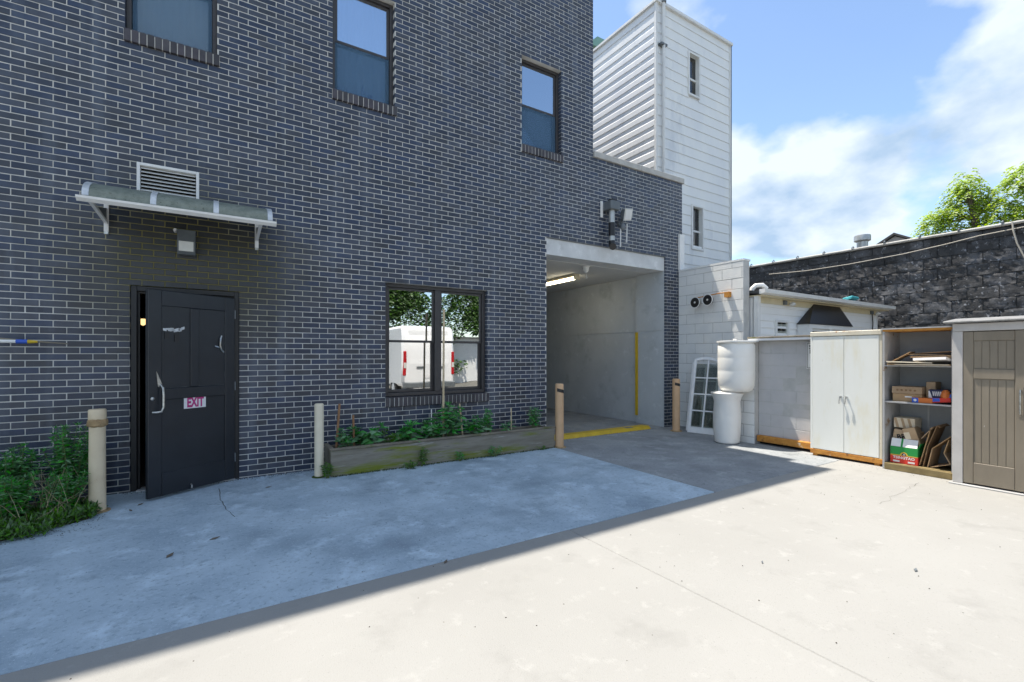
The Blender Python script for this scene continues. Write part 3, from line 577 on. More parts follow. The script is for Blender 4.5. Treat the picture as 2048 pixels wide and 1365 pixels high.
hd = MB(); c0 = Vector((6.55, -.20, 4.16)); ax_ = Vector((.86, -.30, 0)).normalized(); n_ = Vector((.16, -.86, -.30)).normalized(); up_ = n_.cross(ax_).normalized(); ax_ = up_.cross(n_).normalized()
if up_.z < 0: up_ = -up_
hd.obox(c0-n_*.055, ax_*.10, up_*.095, n_*.045).obox(c0-n_*.12, ax_*.06, up_*.06, n_*.025); hd.build('housing', 'grey', fl, bevel=.01, fixn=True)
MB().obox(c0-n_*.004, ax_*.118, up_*.112, n_*.008).build('lens_frame', 'lens', fl, bevel=.004, fixn=True); MB().obox(c0+n_*.007, ax_*.095, up_*.09, n_*.004).build('lens', 'white', fl, fixn=True)
MB().bar((6.50, -.04, 4.02), tuple(c0-n_*.09), .03, .03).build('arm', 'grey', fl); MB().lathe((6.48, -.12, 3.90), [(.03,.10),(.05,.06),(.05,0),(.03,-.03)], 16).build('sensor', 'grey', fl, smooth=True)
MB().cyl((6.44,-.11,3.90),(6.43,-.11,3.55),.011,n=8).build('antenna', 'white', fl); MB().cyl((6.62,-.10,4.02),(6.61,-.10,3.66),.011,n=8).build('antenna', 'white', fl)
vp = thing('vent_pipe', 'grey metal pipe with box and elbow mounted beside the floodlight', 'pipe', (6.22, 0, 4.0))
MB().box(6.08, -.22, 4.20, 6.32, -.003, 4.36).build('hood', 'grey', vp, bevel=.01); MB().box(6.16, -.17, 4.36, 6.30, -.05, 4.42).build('cap', 'black', vp, bevel=.01)
MB().cyl((6.20,-.12,4.20),(6.20,-.12,3.97),.055,n=16).build('pipe', 'pipe', vp, smooth=True); MB().cyl((6.20,-.12,3.97),(6.20,-.12,3.72),.06,n=16).build('sleeve', 'black', vp, smooth=True); MB().cyl((6.20,-.12,3.72),(6.20,-.12,3.63),.056,n=16).build('collar', 'pipe', vp, smooth=True)
MB().tube([(6.20,-.12,3.63),(6.20,-.125,3.57),(6.18,-.15,3.52),(6.14,-.21,3.50)], .062, 14).build('elbow', 'black', vp, smooth=True); MB().box(6.02, -.012, 4.08, 6.08, -.002, 4.38).build('sealant', 'white', vp)
pl = thing('painter_pole', 'thin pole with blue and yellow tip hung along the wall above the weeds', 'pole', (-2.2, -.12, 1.62))
MB().cyl((-3.4,-.12,1.64),(-1.68,-.12,1.625),.018,n=10).build('shaft', 'white', pl, smooth=True); MB().cyl((-1.68,-.12,1.625),(-1.60,-.12,1.624),.021,n=10).build('blue_sleeve', 'blue', pl, smooth=True)
MB().cyl((-1.60,-.12,1.624),(-1.53,-.12,1.623),.020,.012,n=10).build('yellow_tip', 'yellow', pl, smooth=True); MB().cyl((-1.80,-.118,1.648),(-1.31,-.118,1.606),.013,.006,n=8).build('rod', 'timber_dk', pl)
for xx in (-3.2, -2.1): MB().tube([(xx,.0,1.60),(xx,-.10,1.60),(xx,-.13,1.61),(xx,-.15,1.65)], .007, 6).build('hook', 'grey', pl)

# ------------------------------------------------------------------ bollards
def bollard(label, x, y, r, h, m, kind):
    t = thing('bollard', label, 'bollard', (x, y, 0), 'bollards along the brick wall')
    prof = [(r, -.05), (r, h-.03), (r*.97, h-.012), (r*.8, h-.002), (0.004, h)] if kind != 'rust' else [(r*1.05, -.05), (r*1.0, .3), (r*.96, h-.17), (r*1.0, h-.16)]
    MB().lathe((x, y, 0), prof, 24, cap1=(kind == 'rust')).build('post', m, t, smooth=True)
    if kind == 'rust':
        b = MB(); n = 24; P = []
        for j, z in enumerate((h-.165, h-.15, h-.125, h-.105, h-.09)):
            for i in range(n):
                a = 2*math.pi*i/n; q = r*(1.14 if 0 < j < 4 else 1.0)+random.uniform(-.002, .010)*(1 if 0 < j < 4 else 0); P.append((x+q*math.cos(a), y+q*math.sin(a), z+random.uniform(-.006, .006)))
        b.add(P, [(j*n+i, j*n+(i+1) % n, (j+1)*n+(i+1) % n, (j+1)*n+i) for j in range(4) for i in range(n)]); b.build('rust_collar', 'rustcol', t, smooth=True)
        MB().lathe((x, y, 0), [(r*1.0, h-.10), (r*1.06, h-.09), (r*1.05, h-.008), (r*.98, h), (.004, h+.004)], 24, cap1=False).build('cap', 'bol_rust', t, smooth=True)
    else:
        # a slanted band of tape wrapped round the camera side
        b = MB(); n = 14; P = []
        for i in range(n+1):
            a = math.radians(-150+i*(150)/n-10); z = h-(.125 if kind == 'tape' else .15)-.045*i/n
            for dz in (0, .055): P.append((x+(r+.0025)*math.cos(a), y+(r+.0025)*math.sin(a), z+dz))
        b.add(P, [(2*i, 2*i+2, 2*i+3, 2*i+1) for i in range(n)]); b.build('reflective_band', 'black' if kind == 'tape' else 'bol_cream', t)
    MB().lathe((x, y, 0), [(r*1.6, -.01), (r*1.55, .006), (r*1.01, .014)], 20, cap0=False, cap1=False).build('base_collar', 'moss' if kind == 'moss' else 'rustcol', t, smooth=True)
    return t
bollard('stained bollard with crusty rust collar beside the weeds, left of the door', -1.0, -.62, .064, .975, 'bol_rust', 'rust')
bollard('plain cream bollard at the left end of the planter', 1.02, -.40, .054, .90, 'bol_cream', 'moss')
bollard('peach bollard at the right end of the planter with black tape', 4.665, -.50, .070, 1.03, 'bol_peach', 'tape')
bollard('peach bollard in front of the brick pier beside the leaning sashes', 7.60, -.46, .072, 1.03, 'bol_peach', 'tape')

# ------------------------------------------------------------------ planter, stakes, plants
PX0, PX1, PY0, PY1, PH = 1.14, 4.57, -.50, -.05, .315
pt = thing('planter_box', 'long mossy timber planter trough below the ground floor window', 'planter', (2.85, -.28, 0))
MB().box(PX0, PY0, -.01, PX1, PY0+.04, PH).build('front_board', 'timber', pt, bevel=.006); MB().box(PX0+.002, PY1-.04, -.01, PX1-.002, PY1, PH-.003).build('back_board', 'timber_dk', pt, bevel=.006)
for a in (PX0+.003, PX1-.043): MB().box(a, PY0+.041, -.01, a+.04, PY1-.041, PH-.002).build('end_board', 'timber_dk', pt, bevel=.006)
MB().box(PX0-.012, PY0-.012, PH, PX1+.012, PY0+.052, PH+.028).build('cap_rail', 'timber_dk', pt, bevel=.006); MB().box(PX0-.010, PY0+.054, PH+.001, PX0+.05, PY1, PH+.026).build('cap_rail', 'timber_dk', pt, bevel=.006)
MB().box(PX0+.044, PY0+.042, -.01, PX1-.044, PY1-.042, PH-.05).build('potting_soil', 'soil', pt)
def stake(label, x, y, z0, z1, r, m, lean=0.0, kind='stake'):
    o = MB().cyl((x, y, z0), (x+lean, y+.02, z1), r, r*.92, n=8).build('plant_stake', m); tag(o, label, 'stake', 'stakes in the planter'); return o
stake('reddish brown wooden stake leaning near the left end of the planter', 1.235, -.30, .2, .87, .016, 'stake_br', .05)
stake('shorter brown wooden stake second from the planter\'s left end', 1.47, -.28, .2, .71, .015, 'stake_br', -.01)
stake('tall pale cane standing against the middle of the double window', 2.735, -.24, .2, 2.16, .017, 'bamboo', .02)
stake('short white cane just left of the tall cane', 2.56, -.22, .2, .71, .009, 'white', .01)
stake('striped pale stake right of the tall cane among tall leaves', 3.02, -.32, .2, .78, .013, 'bamboo', -.05)
stake('thin white stake near the right end of the planter', 3.88, -.28, .2, .66, .010, 'bamboo', .01)
PL = 1.3
def plant(label, x, y, h, spread, nst, nl, L, W, lm, z=PH-.06, cat='plant', name='leafy_plant', group='plants growing in the planter', droop=.25):
    t = thing(name, label, cat, (x, y, z), group); sb = MB(); lb = MB()
    for i in range(nst):
        a = random.uniform(0, 6.28); rr = random.uniform(.1, 1)*spread; hh = h*random.uniform(.62, 1.0) if i else h
        p0 = Vector((x+rr*.2*math.cos(a), y+rr*.2*math.sin(a), z)); p2 = Vector((x+rr*math.cos(a), y+rr*.8*math.sin(a), z+hh)); p1 = (p0+p2)/2+Vector((random.uniform(-.02,.02), random.uniform(-.02,.02), hh*.1))
        sb.tube([p0, p1, p2], .006, 5, .0025)
        for k in range(nl):
            f = .25+.75*k/(nl-1) if nl > 1 else 1; q = p0.lerp(p1, f*2) if f < .5 else p1.lerp(p2, f*2-1)
            d = Vector((math.cos(k*2.4+a), math.sin(k*2.4+a), random.uniform(-.1, .55))); s_ = random.uniform(.7, 1.15)*(1.1-.45*f)
            leafs(lb, q, d, L*s_*PL, W*s_*PL*1.15, .2, droop*random.uniform(.3, 1.3))
        for k in range(4): leafs(lb, p2, Vector((math.cos(k*1.6), math.sin(k*1.6), .9)), L*.55, W*.5)
    sb.build('stem', 'stem', t); lb.build('foliage', lm, t); return t
plant('broad leaved bushy plant at the left end of the planter', 1.62, -.27, .30, .22, 5, 11, .15, .085, 'leaf_pl')
plant('small plant between the two brown stakes', 1.36, -.30, .28, .12, 3, 8, .11, .06, 'leaf_pl')
plant('low sprawling plant third from the planter\'s left end', 2.00, -.30, .20, .16, 4, 8, .12, .05, 'leaf_lt')
plant('plant with two big upright paddle leaves left of the window centre', 2.22, -.30, .26, .14, 4, 6, .24, .095, 'leaf_pl')
plant('dense leafy plant just left of the tall cane', 2.50, -.29, .36, .20, 6, 12, .14, .065, 'leaf_pl')
plant('tallest dark leafy plant right beside the tall cane', 2.82, -.28, .52, .20, 8, 14, .13, .06, 'leaf_pl')
plant('bright leafy plant right of the striped stake', 3.20, -.30, .30, .17, 5, 12, .15, .055, 'leaf_pl')
plant('upright narrow leaved plant next to the thin white stake', 3.46, -.29, .40, .10, 4, 16, .10, .04, 'leaf_pl')
plant('few low sprigs near the thin white stake', 3.80, -.30, .16, .20, 4, 5, .13, .025, 'leaf_pl')
plant('fluffy upright plant at the right end of the planter', 4.30, -.29, .38, .11, 6, 22, .085, .03, 'leaf_pl')
wg = 'weeds sprouting along the foot of the planter'
plant('taller weed tuft sprouting at the front of the planter', 2.28, -.56, .24, .10, 6, 12, .06, .022, 'leaf_lt', 0.0, 'weed', 'weed_tuft', wg)
plant('low pale weed tuft spreading at the foot of the tallest tuft', 2.10, -.58, .09, .16, 8, 8, .05, .018, 'leaf_lt', 0.0, 'weed', 'weed_tuft', wg)
plant('small dark weed in the middle of the planter foot', 2.85, -.57, .13, .09, 5, 10, .05, .02, 'leaf_pl', 0.0, 'weed', 'weed_tuft', wg)
plant('wide dark weed right of the planter foot\'s middle', 3.40, -.56, .14, .13, 6, 10, .055, .02, 'leaf_pl', 0.0, 'weed', 'weed_tuft', wg)
plant('tiny weed near the right end of the planter foot', 4.28, -.55, .06, .10, 5, 6, .035, .015, 'leaf_lt', 0.0, 'weed', 'weed_tuft', wg)
plant('leafy weed wrapped round the foot of the cream bollard', 1.10, -.52, .17, .11, 8, 12, .05, .022, 'leaf_lt', 0.0, 'weed', 'weed_tuft', wg)
b = MB()
for i in range(900):
    x = random.uniform(1.16, 4.6); y = PY0-.01-abs(random.gauss(0, .022)); leafs(b, (x, y, .0), rnd_dir(.9), random.uniform(.010, .03), .010)
tag(b.build('moss_line', 'moss'), 'line of dark moss at the foot of the planter', 'moss', kind='stuff')

PL = 1.0
# ------------------------------------------------------------------ weeds left of the door
def weed(label, x, y, h, spread, nst, nl, L, W, lm): return plant(label, x, y, h, spread, nst, nl, L, W, lm, 0.0, 'weed', 'tall_weed', 'weeds in the bed left of the door')
weed('tallest dark weed bush right against the stained bollard', -1.26, -.36, .80, .20, 26, 34, .095, .032, 'leaf_dk')
weed('dark weed bush at the left edge, against the brick wall', -1.64, -.36, .64, .24, 30, 28, .10, .036, 'leaf_dk')
weed('weed bush half out of the picture at the far left', -2.02, -.50, .66, .26, 26, 26, .11, .036, 'leaf_dk')
weed('shorter weed in front of the dark bushes, left edge', -1.56, -.78, .44, .24, 30, 22, .09, .030, 'leaf_dk')
weed('mid height weed behind the low groundcover mat', -1.26, -.64, .42, .20, 26, 22, .08, .026, 'leaf_dk')
b = MB()
for i in range(5200):
    x = random.uniform(-2.3, -.98); yl = -1.17-.25*(-1.0-x)*.55 if x < -1.2 else -.86-.9*(-1.0-x)
    y = random.uniform(max(yl, -1.5), -.45); hgt = random.uniform(.0, .10)*(1-.3*((y+.8)/.5)**2 if abs(y+.8) < .5 else .7)
    leafs(b, (x, y, max(.004, hgt)), rnd_dir(.6), random.uniform(.035, .07), random.uniform(.014, .026))
tag(b.build('groundcover', 'leaf_lt'), 'low bright green groundcover mat spilling onto the concrete', 'groundcover', kind='stuff')
b = MB()
for i in range(120):
    x = random.uniform(-2.1, -1.08); y = random.uniform(-1.0, -.3); p = Vector((x, y, random.uniform(.0, .2))); d = rnd_dir(.8)
    b.tube([p, p+d*.12+Vector((0,0,.02)), p+d*random.uniform(.2, .4)], .0025, 4, .001)
tag(b.build('dry_stems', 'drygrass'), 'thin pale dry stems tangled through the weeds', 'stems', kind='stuff')

# ------------------------------------------------------------------ block walls on the right
def block_wall(root, x_face, ya, yb, z0, z1, m, bl=.406, ch=.203, jit=.002, dep=.16, joint=.008, variants=3, recess=.006, mortar='blk_mortar'):
    """Blocks in running bond on a wall that faces -x and runs from ya down to yb."""
    MB().box(x_face+recess, yb+.002, z0, x_face+dep+.03, ya-.002, z1-.002).build('mortar_bed', mortar, root)
    mesh = {}
    k = 0; z = z0
    while z < z1-.02:
        zt = min(z+ch, z1); y = ya+(bl/2 if k % 2 else 0)
        while y > yb+.02:
            a, c = min(y, ya), max(y-bl, yb)
            if a-c > .03:
                key = (round(a-c, 3), round(zt-z, 3), random.randrange(variants))
                if key not in mesh:
                    hw, hh = (a-c-joint)/2, (zt-z-joint)/2; bb = MB(); ny, nz_ = (8, 4) if jit > .004 else (1, 1); P = []
                    for j in range(nz_+1):
                        for i in range(ny+1): P.append((random.uniform(-jit, jit), -hw+2*hw*i/ny+.004*(1 if i == 0 else -1 if i == ny else 0), -hh+2*hh*j/nz_+.004*(1 if j == 0 else -1 if j == nz_ else 0)))
                    F = [(j*(ny+1)+i, (j+1)*(ny+1)+i, (j+1)*(ny+1)+i+1, j*(ny+1)+i+1) for j in range(nz_) for i in range(ny)]
                    base = len(P); P += [(.005,-hw,-hh),(.005,hw,-hh),(.005,hw,hh),(.005,-hw,hh),(dep,-hw,-hh),(dep,hw,-hh),(dep,hw,hh),(dep,-hw,hh)]
                    B0 = list(range(0, ny+1)); T0 = [nz_*(ny+1)+i for i in range(ny+1)]; L0 = [j*(ny+1) for j in range(nz_+1)]; R0 = [j*(ny+1)+ny for j in range(nz_+1)]
                    F += [tuple([base, *B0, base+1]), tuple([base+1, *R0, base+2]), tuple([base+2, *reversed(T0), base+3]), tuple([base+3, *reversed(L0), base])]
                    F += [(base,base+1,base+5,base+4),(base+1,base+2,base+6,base+5),(base+2,base+3,base+7,base+6),(base+3,base,base+4,base+7)]
                    bb.add(P, F); o = bb.build('block', m, root, local=True, fixn=True, smooth=jit > .004); o.location = Vector((x_face, (a+c)/2, (z+zt)/2))-ORG[root.name]; mesh[key] = o.data
                else: inst('block', mesh[key], root, (x_face+random.uniform(-.0015, .0015), (a+c)/2, (z+zt)/2))
            y -= bl
        z += ch; k += 1
tw = thing('tall_block_wall', 'tall white painted block wall joining the brick pier, lit diagonally by sun', 'wall', (8.35, -.72, 0))
block_wall(tw, 8.25, -.004, -1.456, -.1, 3.26, 'block_w', jit=.0012, recess=.004)
part('coping_course', 'block_w', tw, (8.247, -1.459, 3.262, 8.47, -.006, 3.30))
part('corner_board', 'white', tw, (8.235, -.05, 3.305, 8.385, -.006, 4.06))
lw = thing('low_block_wall', 'lower grey painted block wall with flat cap behind the drum', 'wall', (7.85, -2.5, 0))
block_wall(lw, 7.75, -2.03, -3.30, .10, 1.765, 'block_g', bl=.406, ch=.203, jit=.0015, recess=.0015)
part('shade_strip', 'dark', lw, (7.79, -3.3, -.1, 7.95, -2.03, .098))  # near-black strip, the shade under the base rail put in as colour
part('base_rail', 'rust', lw, (7.655, -2.955, .045, 7.745, -2.05, .145), bevel=.006)
part('cap_slab', 'timber_dk', lw, (7.575, -3.28, 1.77, 8.0, -1.93, 1.80), bevel=.004); part('cap_edge', 'whiteold', lw, (7.58, -3.28, 1.735, 7.62, -1.94, 1.769))
block_wall(lw, 7.63, -1.63, -2.028, -.1, 1.72, 'block_w', jit=.001, recess=.003)
sn = thing('traffic_sign', 'white sign with black border half hidden behind the metal cabinet', 'sign', (7.74, -2.95, 1.49))
MB().box(7.738, -3.18, 1.28, 7.745, -2.795, 1.69).build('plate', 'white', sn, bevel=.002); 
bb = MB(); bb.box(7.7355, -3.17, 1.292, 7.7375, -2.805, 1.298).box(7.7355, -3.17, 1.672, 7.7375, -2.805, 1.678).box(7.7355, -2.811, 1.2985, 7.7375, -2.805, 1.6715); bb.build('border', 'ink', sn)
text('lettering', 'S', 'ink', sn, Matrix.Translation((7.7365, -2.852, 1.615)) @ FACE_NX, .085, bold=.003); text('lettering', 'L', 'ink', sn, Matrix.Translation((7.7365, -2.862, 1.545)) @ FACE_NX, .085, bold=.003)
sl = thing('twin_spotlight', 'pair of round black lamp heads on a rusty bar on the white block wall', 'spotlight', (8.22, -1.0, 2.66))
MB().box(8.16, -1.215, 2.60, 8.248, -1.12, 2.70).build('bracket', 'rust', sl); MB().tube([(8.19,-1.15,2.69),(8.17,-1.0,2.69),(8.13,-.72,2.66),(8.12,-.50,2.645)], .011, 8).build('bar', 'rust', sl)
for yy, zz_ in ((-.83, 2.575), (-.545, 2.55)):
    hd = MB().lathe((8.07, yy, zz_), [(.05,.07),(.105,.03),(.108,0),(.095,-.012)], 24, 'x').build('lamp_head', 'black', sl, smooth=True, fixn=True)
    MB().lathe((8.066, yy, zz_), [(.100,-.001),(.100,-.008),(.112,-.008),(.113,.004)], 24, 'x', cap0=False, cap1=False).build('rim', 'white', hd, smooth=True, fixn=True)
    MB().lathe((8.056, yy, zz_), [(.022,0),(.016,-.008)], 12, 'x').build('bulb', 'lens', hd, fixn=True); MB().cyl((8.11, yy, zz_+.06),(8.13, yy, zz_+.11),.010,n=8).build('stem', 'black', hd)

# ------------------------------------------------------------------ drum, bin, sashes
dr = thing('plastic_drum', 'big white plastic drum balanced on top of the bin', 'drum', (7.42, -1.83, .86))
MB().lathe((7.42, -1.83, .875), [(.20,0),(.245,.03),(.28,.10),(.288,.22),(.289,.34),(.2865,.355),(.289,.37),(.290,.56),(.2875,.575),(.290,.59),(.287,.78),(.262,.815),(.255,.825),(.305,.832),(.305,.858),(.27,.862)], 40).build('body', 'drum', dr, smooth=True)
MB().lathe((7.30, -1.88, 1.737), [(.03,0),(.03,.025),(.022,.028)], 14).build('bung', 'drum', dr, smooth=True); MB().lathe((7.52, -1.75, 1.737), [(.03,0),(.03,.025),(.022,.028)], 14).build('bung', 'drum', dr, smooth=True)
bn = thing('plastic_bin', 'white plastic bin with flared rim standing below the drum', 'bin', (7.33, -1.72, 0))
MB().lathe((7.33, -1.72, 0), [(.17,0),(.195,.02),(.215,.20),(.222,.44),(.2205,.46),(.222,.48),(.205,.70),(.222,.77),(.255,.835),(.262,.850),(.254,.856),(.21,.79)], 40, cap1=False).build('body', 'drum', bn, smooth=True)
MB().lathe((7.33, -1.72, 0), [(.10,.873),(.208,.868),(.214,.80)], 30, cap0=True, cap1=False).build('lid', 'drum', bn, smooth=True, fixn=True)
def sash(label, x, y, wdt, h, lean, turn, arch, group='old window sashes leaning on the wall'):
    """A 2 x 4 light sash in local x (width), z (height), leaning back."""
    t = thing('salvaged_sash', label, 'window sash', (x, y, 0), group, (lean, 0, turn)); st = .05; d = .038
    def top(u): return h-(arch*((u/(wdt/2))**2) if arch else 0)-(.06*(u/wdt) if arch else 0)
    fr = MB().box(-wdt/2, 0, 0, -wdt/2+st, d, top(-wdt/2)-.01).box(wdt/2-st, 0, 0, wdt/2, d, top(wdt/2)-.01).box(-wdt/2+st, .001, 0, wdt/2-st, d-.001, .11)
    n = 8; up = [(-wdt/2+wdt*i/n, top(-wdt/2+wdt*i/n)) for i in range(n+1)]
    for i in range(n): fr.prism([(up[i][0], up[i][1]-.055), (up[i+1][0], up[i+1][1]-.055), up[i+1], up[i]], 'y', -.0008, d+.0008)
    fr.build('frame', 'whiteold', t, local=True, bevel=.003, fixn=True)
    MB().box(-.014, .006, .11, .014, d-.006, top(0)-.05).build('mullion', 'whiteold', t, local=True)
    for j in range(1, 4):
        z = .11+(h-.20)*j/4; MB().box(-wdt/2+st, .008, z-.012, wdt/2-st, d-.008, z+.012).build('glazing_bar', 'whiteold', t, local=True)
    zz_ = [.112]+[.11+(h-.20)*j/4 for j in (1, 2, 3)]+[top(wdt/2-st)-.052]
    for j in range(4):
        for s_ in (0, 1):
            a, c = ((-wdt/2+st+.001, -.015), (.015, wdt/2-st-.001))[s_]; MB().box(a, .017, zz_[j]+.013, c, .020, zz_[j+1]-.013).build('pane', M['sashglass'], t, local=True)
    return t
M['sashglass'] = glass('sash_glass', 0.06, (0.75, 0.78, 0.75))
TURN = R(90+15)
# local x runs along the wall (towards -y), local y points into the wall
sash('white eight light sash with arched top, front one of the stack', 7.74, -.93, .56, 1.50, R(-14), R(-90+14), .07)
sash('white sash behind the arched one, only its left edge showing', 7.86, -.80, .56, 1.40, R(-12.5), R(-90+12), .05)
MB.build(MB().box(7.90,-1.20,1.40,7.97,-1.12,1.47).box(7.93,-1.16,1.47,8.0,-1.11,1.53), 'window_hardware', 'whiteold', None, bevel=.008)
tag(bpy.data.objects['window_hardware'], 'small white latch block resting on top of the arched sash', 'latch')

# ------------------------------------------------------------------ storage: metal cabinet, open cabinet, shed
cb_ = thing('metal_cabinet', 'white enamel two door metal cabinet with rusty base', 'cabinet', (7.72, -3.4, 0))
CX, CY0, CY1 = 7.50, -2.965, -3.855
part('carcass', 'cab', cb_, (CX+.022, CY1+.003, .10, 7.96, CY0-.003, 1.768)); part('top_panel', 'cabtop', cb_, (CX-.012, CY1, 1.77, 7.97, CY0, 1.835), bevel=.006)
part('side_frame', 'cab', cb_, (CX, CY0-.03, .10, CX+.021, CY0, 1.768)); part('side_frame', 'cabtop', cb_, (CX, CY1, .10, CX+.021, CY1+.03, 1.768)); part('base', 'rust', cb_, (CX-.006, CY1-.012, .028, 7.95, CY0+.002, .098), bevel=.006)
for a, c in ((CY0-.033, -3.405), (-3.410, CY1+.033)):
    d_ = MB().box(CX-.004, c, .105, CX+.020, a, 1.762).build('door', 'cab', cb_, bevel=.004)
    yh = (c+.035) if a == CY0-.033 else (a-.035)
    MB().lathe((CX-.004, yh, .90), [(.016,0),(.016,-.01),(.010,-.014)], 12, 'x').build('handle_rose', 'chrome', d_, fixn=True, smooth=True); MB().tube([(CX-.012,yh,.90),(CX-.035,yh,.90),(CX-.040,yh+.004,.87),(CX-.038,yh+.01,.80)], .007, 8).build('handle', 'chrome', d_, smooth=True)
for yy in (CY0-.06, CY1+.06): part('foot', 'rust', cb_, (CX+.01, yy-.03, -.005, CX+.08, yy+.03, .028))
oc = thing('open_cabinet', 'doorless grey cabinet full of cardboard between metal cabinet and shed', 'cabinet', (7.6, -4.25, 0))
OX, OY0, OY1 = 7.40, -3.895, -4.598
part('side_panel', 'greyedge', oc, (OX, OY0-.022, .0, 7.92, OY0, 1.80)); part('side_panel', 'greycab', oc, (OX+.004, OY1, .0, 7.92, OY1+.022, 1.80)); part('back_panel', 'greycab', oc, (7.90, OY1+.023, .02, 7.92, OY0-.023, 1.80))
part('top_panel', 'rust', oc, (OX+.002, OY1, 1.802, 7.93, OY0, 1.826)); part('top_sheet', 'greyedge', oc, (OX-.01, OY1-.02, 1.827, 7.94, OY0+.02, 1.842))
part('shelf', 'greyedge', oc, (OX+.01, OY1+.023, 1.345, 7.899, OY0-.023, 1.362)); part('shelf', 'greyedge', oc, (OX+.01, OY1+.023, .872, 7.899, OY0-.023, .890))
part('floor_panel', 'woodbase', oc, (OX+.012, OY1+.023, .06, 7.899, OY0-.023, .085)); part('plinth', 'woodbase', oc, (OX-.012, OY1+.001, .0, OX+.010, OY0-.023, .082), bevel=.004)
part('seam', 'greyedge', oc, (7.893, -4.235, .09, 7.899, -4.215, .871))
sh = thing('storage_shed', 'taupe plastic storage shed with plank door at the right edge', 'shed', (7.7, -5.3, 0))
SX, SY0, SY1 = 7.25, -4.63, -6.1
part('side_wall', 'taupe_lt', sh, (SX+.02, SY0-.03, .0, 8.05, SY0, 1.85)); part('side_wall', 'taupe_lt', sh, (SX+.02, SY1, .0, 8.05, SY1+.03, 1.85)); part('back_wall', 'taupe', sh, (8.02, SY1+.031, 0, 8.05, SY0-.031, 1.85))
part('corner_trim', 'taupe_lt', sh, (SX-.012, SY0-.085, .015, SX+.019, SY0+.004, 1.765), bevel=.004); part('header', 'taupe_lt', sh, (SX-.016, SY1, 1.767, SX+.019, SY0+.002, 1.855), bevel=.004); part('floor_skirt', 'greyedge', sh, (SX-.05, SY1, -.003, 8.05, SY0+.03, .014), bevel=.004)
rf = MB().prism([(SX-.09,1.862),(8.12,1.862),(8.12,1.955),(SX+.35,1.935),(SX-.09,1.885)], 'y', SY1-.05, SY0+.07).build('roof', 'shedroof', sh, bevel=.008, fixn=True)
def shed_door(y0, y1, handle):
    d_ = MB().box(SX+.006, y1, .03, SX+.018, y0, 1.76).build('door', 'taupe', sh)
    def p_(nm, a, c, z0, z1, x=SX-.008): MB().box(x, c, z0, SX+.0055, a, z1).build(nm, 'taupe', d_, bevel=.004)
    p_('stile', y0, y0-.085, .03, 1.76); p_('stile', y1+.085, y1, .03, 1.76); ia, ic = y0-.087, y1+.087
    p_('rail', ia, ic, 1.655, 1.758); p_('rail', ia, ic, 1.225, 1.335, SX-.012); p_('rail', ia, ic, .032, .27, SX-.009)
    n = 5; ww = (ia-ic)/n
    for i in range(n):
        a = ia-ww*i-.003; p_('plank', a, a-ww+.006, 1.338, 1.652, SX+.0); p_('plank', a, a-ww+.006, .273, 1.222, SX+.0)
    yh = (y1+.04) if handle < 0 else y0-.04
    MB().box(SX-.013, yh-.018, .83, SX-.0085, yh+.018, 1.15).build('handle_plate', 'taupe', d_); MB().tube([(SX-.012,yh,1.12),(SX-.045,yh,1.115),(SX-.048,yh,1.09),(SX-.048,yh,.89),(SX-.045,yh,.865),(SX-.012,yh,.86)], .008, 8).build('handle', 'chrome', d_, smooth=True)
shed_door(SY0-.088, -5.215, -1); shed_door(-5.222, SY1+.06, 1)

# cardboard on the shelves ---------------------------------------------------------
def board(label, c, ly, lx, th, rz=0, rx=0, ry=0, m='card', group='flattened cardboard on the top shelf'):
    o = MB().box(-lx/2, -ly/2, -th/2, lx/2, ly/2, th/2).build('cardboard_sheet', m); o.location = c; o.rotation_euler = (rx, ry, rz); return tag(o, label, 'cardboard', group)
board('wide brown sheet at the bottom of the top shelf pile', (7.62, -4.25, 1.372), .62, .44, .014, .03)
board('pale sheet jutting out at the front left of the top shelf', (7.44, -4.17, 1.390), .44, .26, .012, .20, R(2), R(6), 'card_lt')
board('brightest white carton flap at the front right of the top shelf', (7.46, -4.40, 1.428), .32, .26, .030, -.08, R(-3), R(9), 'paper')
board('brown sheet lying above the white flap', (7.66, -4.36, 1.468), .42, .36, .016, .10)
board('second brown sheet stacked in the top shelf pile', (7.68, -4.33, 1.494), .46, .32, .012, -.06, R(2))
board('long dark sheet topping the top shelf pile', (7.70, -4.32, 1.522), .48, .28, .012, .02, R(-4), 0, 'card_dk')
board('brown flap tilted up at the left of the top shelf', (7.60, -4.03, 1.455), .28, .28, .010, .1, R(-34))
board('pale strip under the white flap at the front of the top shelf', (7.42, -4.30, 1.374), .52, .16, .010, .05, 0, 0, 'card_lt')
def carton(name, label, x0, y0, z0, dx, dy, h, m, group, flaps=True, rz=0):
    t = thing(name, label, 'box', (x0, y0, z0), group, (0, 0, rz))
    MB().box(0, -dy, 0, dx, 0, h).build('body', m, t, local=True, bevel=.003)
    return t
bg_ = 'boxes on the middle shelf'
b1 = carton('cardboard_box', 'long low brown box at the left, lower of two on the middle shelf', 7.50, -3.97, .892, .30, .30, .10, 'card', bg_); MB().box(-.0015, -.20, .055, -.0002, -.13, .07).build('label_sticker', 'paper', b1, local=True)
b2 = carton('cardboard_box', 'long low brown box printed with marks, lying on the lower one', 7.49, -3.965, .994, .30, .31, .09, 'card', bg_)
for i in range(5): MB().lathe((-.0012, -.06-.045*i, .045), [(.013,0),(.013,-.0006)], 12, 'x').build('printed_mark', 'card_dk', b2, local=True, fixn=True)
carton('cardboard_box', 'upright brown box standing in the middle of the middle shelf', 7.60, -4.285, .892, .20, .09, .26, 'card', bg_)
b3 = carton('printed_box', 'dark navy box with white bars on the middle shelf', 7.52, -4.33, .955, .24, .21, .105, 'navy', bg_)
